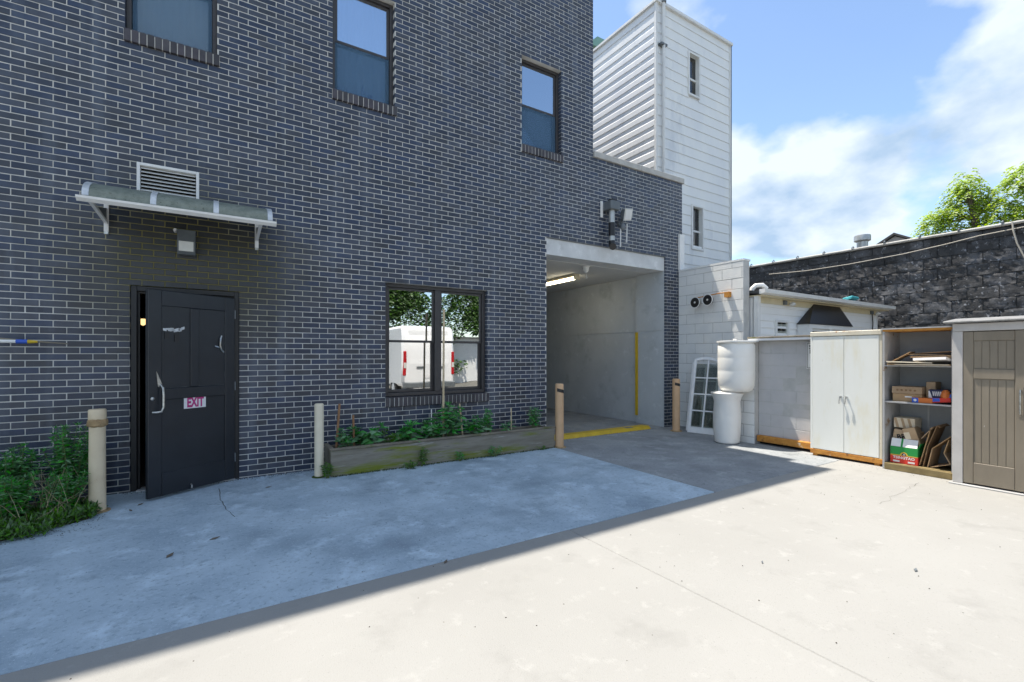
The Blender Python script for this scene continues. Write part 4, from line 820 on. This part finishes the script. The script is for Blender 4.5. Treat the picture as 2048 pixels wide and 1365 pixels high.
for i in range(7): MB().prism([(-.045-.018*i, .030),(-.055-.018*i, .030),(-.049-.018*i, .085),(-.039-.018*i, .085)], 'x', -.0015, -.0002).build('bar_print', 'paper', b3, local=True, fixn=True)
MB().prism([(-.001,.004),(-.038,.004),(-.012,.09),(-.001,.09)], 'x', -.0016, -.0002).build('corner_print', 'paper', b3, local=True, fixn=True)
b4 = carton('printed_box', 'flat blue and orange box at the front of the middle shelf', 7.44, -4.19, .892, .22, .20, .062, 'orange', bg_); MB().box(-.0016, -.065, .001, -.0002, -.001, .061).build('blue_panel', 'blue', b4, local=True); MB().lathe((-.0018, -.032, .032), [(.016,0),(.016,-.0006)], 14, 'x').build('disc_print', 'paper', b4, local=True, fixn=True)
b5 = carton('printed_box', 'blue and red packet leaning at the right of the middle shelf', 7.45, -4.36, .900, .20, .20, .055, 'red', bg_); MB().box(-.0016, -.10, .012, -.0002, -.005, .054).build('blue_panel', 'blue', b5, local=True); b5.rotation_euler = (R(-6), 0, R(4))
b6 = thing('orange_bag', 'crumpled orange and blue packet at the far right of the middle shelf', 'packet', (7.50, -4.50, .96), bg_); MB().lathe((7.50, -4.50, .945), [(.035,0),(.05,.04),(.042,.09),(.02,.12)], 9).build('bag', 'orange', b6); MB().lathe((7.50, -4.545, .945), [(.02,0),(.03,.03),(.02,.07)], 9).build('bag_end', 'blue', b6)
gg = 'cardboard in the bottom of the open cabinet'
bx = thing('beer_carton', 'green and red printed beer carton with open white flap', 'carton', (7.47, -3.955, .086), gg)
X0, W_, H_ = 7.47, .285, .215
MB().box(X0, -3.955-W_, .086, X0+.22, -3.955, .086+.105).build('red_band', 'red', bx, bevel=.002); MB().box(X0, -3.955-W_, .1915, X0+.22, -3.955, .086+H_).build('green_band', 'green', bx, bevel=.002)
MB().box(X0-.0012, -3.955-W_+.002, .186, X0-.0002, -3.957, .197).build('gold_line', 'gold', bx)
MB().obox((X0+.022, -3.955-W_/2, .086+H_+.052), (.0015,0,-.0006), (0,W_/2-.006,0), (.02,0,.05)).build('flap', 'paper', bx, fixn=True); MB().obox((X0+.0195, -3.955-.12, .086+H_+.052), (.0015,0,-.0006), (0,.010,0), (.02,0,.05)).build('flap_stripe', 'green', bx, fixn=True)
MB().obox((X0+.019, -3.955-.055, .086+H_+.042), (.0014,0,-.0006), (0,.032,0), (.008,0,.022)).build('flap_print', 'card', bx, fixn=True)
MB().obox((X0+.10, -3.955-W_-.012, .086+H_+.03), (.10,0,0), (0,.0015,0), (0,-.014,.035)).build('flap', 'green', bx, fixn=True)
em = MB().prism([(-3.955-.10,.190),(-3.955-.19,.190),(-3.955-.175,.225),(-3.955-.145,.240),(-3.955-.115,.225)], 'x', X0-.0022, X0-.0013).build('emblem', 'gold', bx, fixn=True)
MB().prism([(-3.955-.118,.194),(-3.955-.172,.194),(-3.955-.162,.216),(-3.955-.145,.226),(-3.955-.128,.216)], 'x', X0-.0030, X0-.0023).build('emblem_centre', 'navy', em, fixn=True); MB().prism([(-3.955-.135,.200),(-3.955-.158,.200),(-3.955-.147,.214)], 'x', X0-.0036, X0-.0031).build('emblem_peak', 'paper', em, fixn=True)
text('brand_lettering', 'TSINGTAO', 'paper', bx, Matrix.Translation((X0-.001, -3.955-W_/2, .160)) @ FACE_NX, .046, bold=.0015)
for yy in (-3.955-.065, -3.955-W_+.065): MB().box(X0-.0014, yy-.035, .102, X0-.0002, yy+.035, .124).build('white_panel', 'paper', bx)
b7 = carton('cardboard_box', 'brown box with dark printed letters above the beer carton', 7.56, -3.94, .32, .26, .24, .20, 'card', gg); text('lettering', 'BRUM', 'ink', b7, Matrix.Translation((7.559, -4.09, .455)) @ FACE_NX @ Matrix.Rotation(R(18), 4, 'Z'), .085, bold=.003); b7.rotation_euler = (R(8), 0, 0)
b8 = carton('cardboard_box', 'brown carton with pale torn edge right of the lettered box', 7.52, -4.13, .30, .28, .13, .24, 'card', gg); b8.rotation_euler = (R(-16), 0, R(6)); MB().box(-.004, -.06, .10, -.0003, -.002, .19).build('torn_edge', 'card_lt', b8, local=True)
b9 = carton('striped_box', 'white and brown striped box at the top of the lower pile', 7.60, -3.95, .535, .24, .22, .13, 'card_lt', gg)
for i in range(3): MB().prism([(-.03-.07*i, .004),(-.06-.07*i, .004),(-.03-.07*i, .126),(-.002-.07*i, .126)], 'x', -.0015, -.0002).build('stripe', 'card', b9, local=True, fixn=True)
def lean(label, pts, m='card'):
    """A folded cardboard blank standing on edge: polyline in (y, z), 0.35 m deep."""
    b = MB()
    for (a, c) in zip(pts, pts[1:]):
        d = Vector((0, c[0]-a[0], c[1]-a[1])); nn = Vector((0, -d.z, d.y)).normalized()*.004
        b.obox((7.66, (a[0]+c[0])/2, (a[1]+c[1])/2), (.17,0,0), tuple(d/2), tuple(nn))
    o = b.build('folded_cardboard', m, None, fixn=True); return tag(o, label, 'cardboard', gg)
lean('folded cardboard leaning left behind the beer carton', [(-4.25,.10),(-4.36,.58),(-4.385,.60),(-4.27,.44)])
lean('tall cardboard blank in the middle of the lower compartment', [(-4.285,.09),(-4.335,.36),(-4.42,.62),(-4.45,.60)], 'card_dk')
lean('folded cardboard standing right of the tall blank', [(-4.33,.09),(-4.375,.33),(-4.545,.50)])
lean('bent cardboard blank with a pointed fold at the lower right', [(-4.36,.095),(-4.545,.165),(-4.485,.29),(-4.53,.46)])

# ------------------------------------------------------------------ neighbours: tower, white house, black wall
tt = thing('white_tower', 'tall narrow white sided tower behind the brick parapet', 'building', (10.9, 3, 0))
TX0, TX1, TY, TZ = 9.30, 12.45, 1.50, 10.42
part('core', 'siding_t', tt, (TX0+.05, TY+.2, 0, TX1-.03, 8.0, TZ-.02), (TX0+.05, TY+.05, 0, 10.565, TY+.199, TZ-.02), (11.21, TY+.05, 0, TX1-.03, TY+.199, TZ-.02), (10.566, TY+.05, 0, 11.209, TY+.199, 4.35), (10.566, TY+.05, 5.55, 11.209, TY+.199, 8.47), (10.566, TY+.05, 9.63, 11.209, TY+.199, TZ-.02))
wins = [(10.60, 8.50, 11.03, 9.60), (10.74, 4.38, 11.18, 5.52)]
LAP = .262; nb = int(TZ/LAP)
for i in range(8, nb+1):
    z0, z1 = i*LAP, min((i+1)*LAP, TZ)
    segs = [(TX0+.06, TX1)]
    for (a, za, c, zb_) in wins:
        if za < (z0+z1)/2 < zb_: segs = [(TX0+.06, a), (c, TX1)]
    for a, c in segs: MB().prism([(TY+.006, z0), (TY+.022, z1+.006), (TY+.049, z1+.006), (TY+.049, z0)], 'x', a, c).build('siding_board', 'siding_t', tt, fixn=True)
    # boards on the sunlit side, slightly wavy and lapped
    b = MB(); n = 10; P = []
    for j in range(n+1):
        yy = TY+.06+(7.9-TY)*j/n; wv = .006*math.sin(j*2.1+i*1.7)
        P += [(TX0+.003+wv*.3, yy, z0+wv), (TX0+.004+wv*.3, yy, z0+.130+wv), (TX0+.019, yy, z0+.150+wv), (TX0+.020, yy, z1+.004), (TX0+.049, yy, z1+.004), (TX0+.049, yy, z0+wv)]
    b.add(P, [(6*j+q, 6*j+(q+1) % 6, 6*j+6+(q+1) % 6, 6*j+6+q) for j in range(n) for q in range(6)]); b.build('siding_board', 'siding_t', tt, fixn=True)
part('corner_board', 'white', tt, (TX0-.008, TY-.010, 2, TX0+.058, TY+.048, TZ)); part('corner_board', 'white', tt, (TX1-.03, TY-.008, 2, TX1+.02, TY+.05, TZ)); part('gutter', 'white', tt, (TX0-.03, TY-.05, TZ, TX1+.06, TY+.06, TZ+.07)); part('eave', 'white', tt, (TX0-.04, TY+.061, TZ, TX0+.06, 8.0, TZ+.06)); part('roof', 'roof', tt, (TX0+.061, TY+.061, TZ-.01, TX1, 8, TZ+.05))
dp = MB().cyl((9.52, TY-.06, TZ+.10),(9.52, TY-.06, 4.9), .042, n=12).build('downspout', 'white', tt, smooth=True)
MB().cyl((9.52, TY-.06, TZ+.02),(9.52, TY-.06, TZ+.16), .065, n=12).build('pipe_head', 'grey', dp)
for z in (9.35, 6.05): MB().box(9.40, TY-.10, z, 9.62, TY+.02, z+.05).build('pipe_clip', 'grey', dp)
part('cable', 'grey', tt, (TX1+.021, TY-.02, 3.0, TX1+.04, TY, TZ))
for (a, za, c, zb_) in wins:
    f = MB().frame(a-.035, za-.035, c+.035, zb_+.035, .05, TY-.018, TY+.16).build('window', 'white', tt)
    MB().box(a+.016, TY+.105, za+.016, c-.016, TY+.11, zb_-.016).build('pane', M['sashglass'], f); MB().box(a+.016, TY+.15, za+.016, c-.016, TY+.16, zb_-.016).build('room_dark', 'grey', f); MB().box(a+.016, TY+.08, (za+zb_)/2-.10, c-.016, TY+.14, (za+zb_)/2-.05).build('meeting_rail', 'white', f)
    MB().box(a+.016, TY+.08, za+.017, a+.06, TY+.104, zb_-.017).build('sash_stile', 'white', f)
hs = thing('white_house', 'low white sided house with black hood window behind the low block wall', 'house', (11, 0, 0))
HX0, HX1, HY, HZ = 8.50, 13.95, -1.50, 2.60
part('core', 'siding_h', hs, (HX0+.02, HY+.03, 0, HX1-.02, 1.3, HZ-.01))
for i in range(6, 20):
    z0, z1 = i*.135, min((i+1)*.135, HZ); 
    if z1-z0 < .02: continue
    MB().prism([(HY, z0), (HY+.016, z1+.003), (HY+.029, z1+.003), (HY+.029, z0)], 'x', HX0+.09, HX1-.05).build('siding_board', 'siding_h', hs, fixn=True)
part('corner_board', 'white', hs, (HX1-.049, HY-.01, .5, HX1, HY+.03, HZ-.002)); part('soffit', 'cream', hs, (HX0, HY-.16, HZ, HX1+.25, HY+.1, HZ+.02)); part('frieze', 'cream', hs, (HX0+.09, HY-.012, HZ-.11, HX1-.05, HY-.002, HZ-.001))
MB().prism([(HY-.165, HZ+.021),(HY-.27, HZ+.04),(HY-.28, HZ+.11),(HY-.165, HZ+.11)], 'x', HX0-.1, HX1+.32).build('gutter', 'white', hs, fixn=True)
MB().prism([(HY-.163, HZ+.08),(1.4, HZ+.62),(1.4, HZ+.5),(HY-.163, HZ+.03)], 'x', HX0-.05, HX1+.3).build('roof', 'roof', hs, fixn=True)
part('downspout', 'white', hs, (HX0+.0, HY-.09, .3, HX0+.085, HY-.003, HZ))
wf = MB().frame(9.24, 1.35, 9.72, 2.19, .045, HY-.03, HY+.06).build('window', 'white', hs); MB().box(9.286, HY+.005, 1.396, 9.674, HY+.01, 2.144).build('pane', M['sashglass'], wf); MB().box(9.286, HY+.02, 1.396, 9.674, HY+.028, 2.144).build('blind', 'grey', wf); MB().box(9.286, HY-.01, 1.86, 9.674, HY+.004, 1.89).build('meeting_rail', 'white', wf)
hood = MB().add([(10.76,HY-.004,2.60),(11.93,HY-.004,2.60),(10.05,HY-.26,2.13),(11.97,HY-.26,2.13),(10.05,HY-.004,2.13),(11.97,HY-.004,2.13)], [(0,2,3,1),(0,4,2),(1,3,5),(2,4,5,3),(0,1,5,4)]).build('hood', 'black', hs, fixn=True)
bay = MB().box(10.08, HY-.24, 2.04, 11.95, HY-.003, 2.125).box(10.08, HY-.24, .9, 10.20, HY-.003, 2.04).box(11.83, HY-.24, .9, 11.95, HY-.003, 2.04).box(10.95, HY-.235, .9, 11.05, HY-.003, 2.04).build('bay_window', 'white', hs)
for a, c in ((10.205, 10.945), (11.055, 11.825)):
    MB().box(a, HY-.19, .9, c, HY-.185, 2.035).build('pane', M['sashglass'], bay); MB().box(a, HY-.10, .9, c, HY-.095, 2.035).build('room_dark', 'dark', bay); MB().frame(a, .9, c, 2.035, .05, HY-.21, HY-.192).build('sash', 'white', bay)
for xx, big in ((9.55, 1), (13.55, 0)):
    lp = MB().box(xx-.04, HY-.06, HZ-.10, xx+.04, HY-.013, HZ-.02).build('eave_light', 'grey', hs); MB().lathe((xx+.16, HY-.10, HZ-.07), [(.02,.03),(.055,.0),(.06,-.03),(.03,-.05)], 14).build('lamp_shade', 'lens', lp, smooth=True, fixn=True)
MB().tube([(13.55,HY-.04,HZ-.1),(13.62,HY-.03,HZ-.3),(13.58,HY-.03,1.7)], .012, 6).build('cable', 'black', hs)
MB().tube([(8.62,HY+.1,HZ+.10),(8.62,HY+.1,HZ+.16),(8.68,HY+.06,HZ+.225),(8.80,HY,HZ+.235),(8.88,HY-.03,HZ+.17)], .045, 12).build('vent_elbow', 'white', hs, smooth=True)
tl = MB().obox((11.0, HY-.2, HZ+.16), (.22,.02,.0), (0,.10,-.02), (0,.0,.03)).build('folded_tarp', 'teal', None, bevel=.015, fixn=True); tl.location = (1.0, 0, 0); tag(tl, 'small folded teal tarp lying at the edge of the white house roof', 'tarp')

bwl = thing('black_block_wall', 'long rough black painted block wall behind the cabinets', 'wall', (14.9, -3, 0))
block_wall(bwl, 14.75, 2.6, -8.6, .9, 4.355, 'black_blk', bl=.53, ch=.27, jit=.016, dep=.2, joint=.007, variants=5, recess=.012, mortar='black_mor')
part('lower_wall', 'black_mor', bwl, (14.765, -8.6, -.1, 14.98, 2.6, .898))
MB().cyl((14.705, -8.6, 4.39),(14.705, 2.6, 4.39), .036, n=10).build('edge_roll', 'stone', bwl, smooth=True); part('flashing', 'roof', bwl, (14.71, -8.6, 4.361, 15.1, 2.6, 4.41)); part('roof_deck', 'roof', bwl, (15.1, -8.6, 4.2, 17.2, 2.6, 4.40))
for i in range(13):
    yy = 2.2-.72*i; MB().tube([(14.76, yy, 4.44),(14.70, yy, 4.475),(14.635, yy, 4.43),(14.64, yy, 4.38)], .014, 6).build('hook', 'grey', bwl)
cbl = MB().tube([(14.66, 1.6, 4.05),(14.66,.5,3.99),(14.66,-.6,4.0),(14.66,-1.8,4.06),(14.66,-2.6,4.14),(14.66,-3.2,4.22),(14.66,-4.3,4.28),(14.66,-6,4.33)], .013, 6).build('wall_cable', 'wire'); tag(cbl, 'pale cable strung along the black wall below its top edge', 'cable')
cb2 = MB().tube([(14.62,-3.72,4.40),(14.60,-3.74,4.2),(14.60,-3.80,3.9),(14.60,-3.92,3.55),(14.60,-4.0,3.2),(14.60,-4.08,2.9),(14.60,-4.16,2.65),(14.60,-4.2,2.2)], .016, 6).build('wall_cable', 'wire'); tag(cb2, 'pale cable hanging down the black wall above the shed', 'cable')
rv = thing('roof_vent', 'round metal roof vent showing above the black wall', 'vent', (16.2, -.33, 4.4)); MB().lathe((16.2, -.33, 4.4), [(.13,0),(.14,.50),(.10,.51)], 16).build('stack', 'pipe', rv, smooth=True); MB().lathe((16.2, -.33, 4.4), [(.15,.47),(.21,.50),(.21,.62),(.20,.66),(.05,.69)], 18).build('cap', 'pipe', rv, smooth=True)
gh = thing('distant_gable', 'tiny grey gable peeking over the black wall', 'house', (30, 3.4, 0))
MB().prism([(2.2,0),(4.6,0),(4.6,7.1),(3.44,7.75),(2.2,7.1)], 'x', 30, 34).build('wall', 'farhouse', gh, fixn=True); MB().prism([(2.0,7.0),(3.44,7.8),(4.8,7.02),(4.8,7.12),(3.44,7.92),(2.0,7.1)], 'x', 29.85, 34.2).build('roof', 'roof', gh, fixn=True)
cr = thing('copper_roof', 'sliver of green metal roof beside the top of the brick building', 'roof', (18, 14, 0)); part('wall', 'farhouse', cr, (16.4, 12, 0, 20, 16, 17.75)); MB().prism([(16.2,17.75),(20.2,17.75),(19.6,18.3),(16.8,18.3)], 'y', 11.8, 16.2).build('roof', 'copper', cr, fixn=True)

# ------------------------------------------------------------------ trees beyond the black wall
def tree(label, base, clumps, trunk_pts, leaves_per, L=.20, W=.055, lm='leaf_tree', group='trees beyond the black wall', twigs=True):
    t = thing('tree', label, 'tree', base, group); tb = MB(); tb.tube(trunk_pts, .16, 8, .05); lb = MB()
    tp = [Vector(p) for p in trunk_pts]
    for (cx_, cy_, cz_, r) in clumps:
        c = Vector((cx_, cy_, cz_)); q = min(tp[1:], key=lambda p: (p-(c-Vector((0,0,.8*r)))).length); mid = (q+c)/2+Vector((random.uniform(-.1,.1), random.uniform(-.1,.1), -.12)); tb.tube([q, mid, c], .045, 6, .015)
        for i in range(leaves_per):
            d = rnd_dir(.15); p = c+d*r*random.uniform(.25, 1.0)**.6*(1.0+.25*math.sin(7*d.x+5*d.z+c.y)); ld = Vector((d.x, d.y, -.1+.3*d.z)).normalized()
            # a compound leaf: a rachis with leaflets hanging on either side
            side = ld.cross(Vector((0,0,1))); side = side.normalized() if side.length > .05 else Vector((1,0,0))
            for k in range(5):
                q2 = p+ld*(.05*k)-Vector((0,0,.012*k*k))
                for sg_ in (-1, 1):
                    if random.random() < .88: leafs(lb, q2, (side*sg_*.9+ld*.5+Vector((0,0,-.55+random.uniform(-.2,.2)))), L*random.uniform(.55, 1.0)*.62, W, .15)
    tb.build('trunk', 'bark', t, smooth=True); cr_ = lb.build('crown', lm, t); return t

T1 = [(20.0,-1.68,6.95,.34),(20.2,-1.45,6.62,.30),(19.9,-1.86,6.62,.26),(20.1,-2.28,6.40,.30),(20.2,-2.05,6.20,.22),(20.0,-1.33,6.12,.30),(19.8,-1.02,5.96,.30),(19.9,-1.62,5.95,.34),(20.3,-2.02,5.50,.36),(19.9,-.84,5.62,.34),(20.1,-1.25,5.45,.40),(20.2,-1.7,5.4,.40)]
tree('young leafy tree rising over the black wall, left of the two', (20.1,-1.85,0), T1, [(20.1,-2.0,0),(20.1,-1.98,3),(20.1,-1.95,5.3),(20.05,-1.86,5.9),(20.0,-1.80,6.35),(20.0,-1.72,6.75)], 62)
T2 = [(20.3,-2.95,6.95,.36),(20.1,-2.82,6.55,.30),(20.4,-3.3,6.5,.40),(20.0,-2.62,5.92,.34),(20.2,-3.05,5.80,.36),(19.9,-2.42,5.62,.32),(20.1,-2.85,5.42,.40),(20.4,-3.5,5.9,.5),(20.3,-3.4,5.3,.5)]
tree('leafy tree at the right edge behind the black wall', (20.3,-3.2,0), T2, [(20.4,-3.4,0),(20.4,-3.35,3),(20.35,-3.25,5.2),(20.3,-3.15,6.0),(20.3,-3.05,6.6)], 70)

# ------------------------------------------------------------------ behind the camera, seen mirrored in the ground floor window
vn = thing('delivery_van', 'white delivery van mirrored in the ground floor window', 'van', (6.2, -11, 0))
VX0, VX1, VY0, VY1, VH = 5.20, 7.15, -8.45, -13.9, 2.52
b = MB(); prof = [(VY0,.42),(VY0+.0,1.2),(VY0-.05,1.7),(VY0-.16,VH-.12),(VY0-.26,VH),(VY1+1.9,VH),(VY1+1.35,VH-.12),(VY1+.75,1.45),(VY1+.05,1.18),(VY1,.85),(VY1,.42)]
b.prism(prof, 'x', VX0, VX1); b.build('body', 'van', vn, bevel=.09, fixn=True, smooth=True)
for a, c in ((VX0+.24, 6.165), (6.185, VX1-.24)):
    d_ = MB().add([(a,VY0+.006,.55),(c,VY0+.006,.55),(c,VY0+.006,1.2),(a,VY0+.006,1.2),(c,VY0-.15,VH-.16),(a,VY0-.15,VH-.16),(a,VY0-.03,.55),(c,VY0-.03,.55)], [(0,1,2,3),(3,2,4,5),(0,6,7,1)]).build('rear_door', 'van', vn, fixn=True)
    MB().box((a+c)/2-.12, VY0+.008, 1.02, (a+c)/2+.12, VY0+.02, 1.10).build('door_handle', 'grey', d_); MB().box(a+.02, VY0-.03, 1.22, c-.02, VY0-.015, 1.235).build('swage_line', 'grey', d_)
for a in (VX0+.03, VX1-.14): 
    tl_ = MB().box(a, VY0-.04, .80, a+.11, VY0+.02, 1.62).build('tail_light', 'tail', vn, bevel=.02); MB().box(a+.01, VY0+.021, 1.06, a+.10, VY0+.024, 1.24).build('reverse_lens', 'lens', tl_)
MB().box(VX0+.02, VY0-.05, .38, VX1-.02, VY0+.09, .58).build('bumper', 'grey', vn, bevel=.03); MB().box(5.95, VY0+.008, .70, 6.40, VY0+.018, .82).build('number_plate', 'paper', vn)
for yy in (VY0-1.0, VY1+.95):
    for xx in (VX0+.10, VX1-.10):
        wh = MB().lathe((xx, yy, .34), [(.20,-.10),(.335,-.10),(.345,-.06),(.345,.06),(.335,.10),(.20,.10)], 28, 'x').build('wheel', 'tyre', vn, smooth=True, fixn=True); MB().lathe((xx, yy, .34), [(.05,-.106),(.20,-.098),(.20,.098),(.05,.106)], 20, 'x').build('rim', 'alu', wh, smooth=True, fixn=True)
MB().box(VX0-.003, VY1+1.0, 1.45, VX0+.004, VY1+1.9, 2.05).build('side_window', 'autoglass', vn)
bk_ = thing('boundary_wall', 'pale boundary wall with ivy mirrored in the ground floor window', 'wall', (8, -18, 0)); part('wall', 'block_w', bk_, (-6, -18.3, -.1, 22, -18, 2.5)); part('coping', 'stone', bk_, (-6, -18.35, 2.502, 22, -17.95, 2.6))
b = MB()
for i in range(14000):
    x = random.uniform(2, 13.2); z = random.uniform(.0, 1)**.7*5.0; y = -17.9+random.uniform(0, .5)-abs(z-2.6)*.1
    if x > 11.5+math.sin(z*3)*.8 and z < 2.6: continue
    leafs(b, (x, y, z+.35*math.sin(x*1.7)), Vector((random.uniform(-1,1), .8, random.uniform(-.8,.4))), random.uniform(.14, .26), .14)
tag(b.build('ivy', 'leaf_ivy'), 'mass of ivy over the boundary wall, mirrored in the ground floor window', 'ivy', kind='stuff')
def far_tree(label, x, y, h, r):
    cl_ = []
    for i in range(15):
        d = rnd_dir(.2); cl_.append((x+d.x*r*.8, y+d.y*r*.8, h-r*.7+d.z*r*.8, r*.42))
    tree(label, (x, y, 0), cl_, [(x,y,0),(x,y,h*.3),(x+.1,y,h*.55),(x,y,h*.75)], 60, .8, .24, 'leaf_ivy', 'trees mirrored in the window')
far_tree('broad tree behind the boundary wall, mirrored in the left window half', 4.5, -21.5, 7.5, 3.0); far_tree('second tree behind the boundary wall, mirrored beside the sky gap', 8.6, -22.5, 7.0, 2.4); far_tree('tree behind the boundary wall, mirrored at the right window edge', 16.0, -21.5, 7.8, 2.6)

# ------------------------------------------------------------------ small litter on the concrete
def leaf_litter(label, x, y, L, rz, m='bark'):
    o = MB().add([(0,0,.0025),(L*.4,L*.22,.006),(L,0,.009),(L*.45,-.2*L,.004),(0,0,.0045),(L*.4,L*.22,.008),(L,0,.011),(L*.45,-.2*L,.006)], [(3,2,1,0),(4,5,6,7),(0,1,5,4),(1,2,6,5),(2,3,7,6),(3,0,4,7)]).build('fallen_leaf', m)
    o.location = (x, y, 0); o.rotation_euler = (0, 0, rz); tag(o, label, 'leaf', 'dry leaves on the concrete')
leaf_litter('dry curled leaf nearest the stained bollard', -.70, -.62, .07, .9); leaf_litter('dark leaf just in front of the door gap', -.72, -.80, .06, 2.0); leaf_litter('dry leaf right of the open door', .42, -.60, .07, .2)
leaf_litter('dark leaf in the middle of the shaded concrete', -.08, -2.02, .08, .3); leaf_litter('curled twig leaf left of the middle of the shaded concrete', -.34, -2.25, .09, 1.1); leaf_litter('small leaf on the shadow edge strip', 1.35, -3.42, .06, .8)
leaf_litter('larger grey scrap on the sunlit concrete at the right', 4.05, -5.25, .05, .2, 'grey'); leaf_litter('small dark scrap on the sunlit concrete near the joint', 3.28, -4.62, .03, .5, 'grey')

def crack(pts, wdt=.004):
    b = MB()
    for p, q in zip(pts, pts[1:]):
        d = Vector((q[0]-p[0], q[1]-p[1], 0)); n_ = Vector((-d.y, d.x, 0)).normalized()*wdt*random.uniform(.5, 1); z = .0012
        b.add([(p[0]-n_.x, p[1]-n_.y, z), (q[0]-n_.x, q[1]-n_.y, z), (q[0]+n_.x, q[1]+n_.y, z), (p[0]+n_.x, p[1]+n_.y, z)], [(0,1,2,3)])
    return b.build('crack', 'soil', ground)
def wander(a, c, n, amp):
    return [(a[0]+(c[0]-a[0])*i/n+(random.uniform(-amp, amp) if 0 < i < n else 0), a[1]+(c[1]-a[1])*i/n+(random.uniform(-amp, amp) if 0 < i < n else 0)) for i in range(n+1)]
crack(wander((-.02, -.34), (.02, -1.03), 7, .018)); crack(wander((.02, -1.03), (.11, -1.5), 5, .015), .003); crack(wander((-.12, -.93), (.02, -1.03), 4, .012), .003)
crack(wander((5.6, -4.5), (6.9, -4.42), 14, .03), .0012)

b = MB()
def pebble(x, y, r, z=0.0):
    a = random.uniform(0, 6.28); P = [(x+r*math.cos(a+i*2.09)*random.uniform(.7, 1.3), y+r*math.sin(a+i*2.09)*random.uniform(.7, 1.3), z) for i in range(3)]+[(x, y, z+r*.8)]
    b.add(P, [(0,1,3),(1,2,3),(2,0,3)])
for i in range(900):                                         # dirt gathered along the foot of the wall
    x = random.uniform(-.9, 1.1) if i % 3 else random.uniform(4.7, 8.2); pebble(x, -abs(random.gauss(0, .045))-.005, random.uniform(.002, .007))
for i in range(260): pebble(random.uniform(-1.2, 7.2), random.uniform(-5.6, -.5), random.uniform(.002, .006))
for i in range(300): pebble(random.uniform(7.2, 7.55), random.uniform(-5.0, -2.0), random.uniform(.002, .005))
for i in range(200): pebble(random.uniform(-1.5, -.9), random.uniform(-1.3, -.7), random.uniform(.003, .007), .01)
tag(b.build('grit', 'soil'), 'loose grit and crumbs scattered over the concrete', 'grit', kind='stuff')
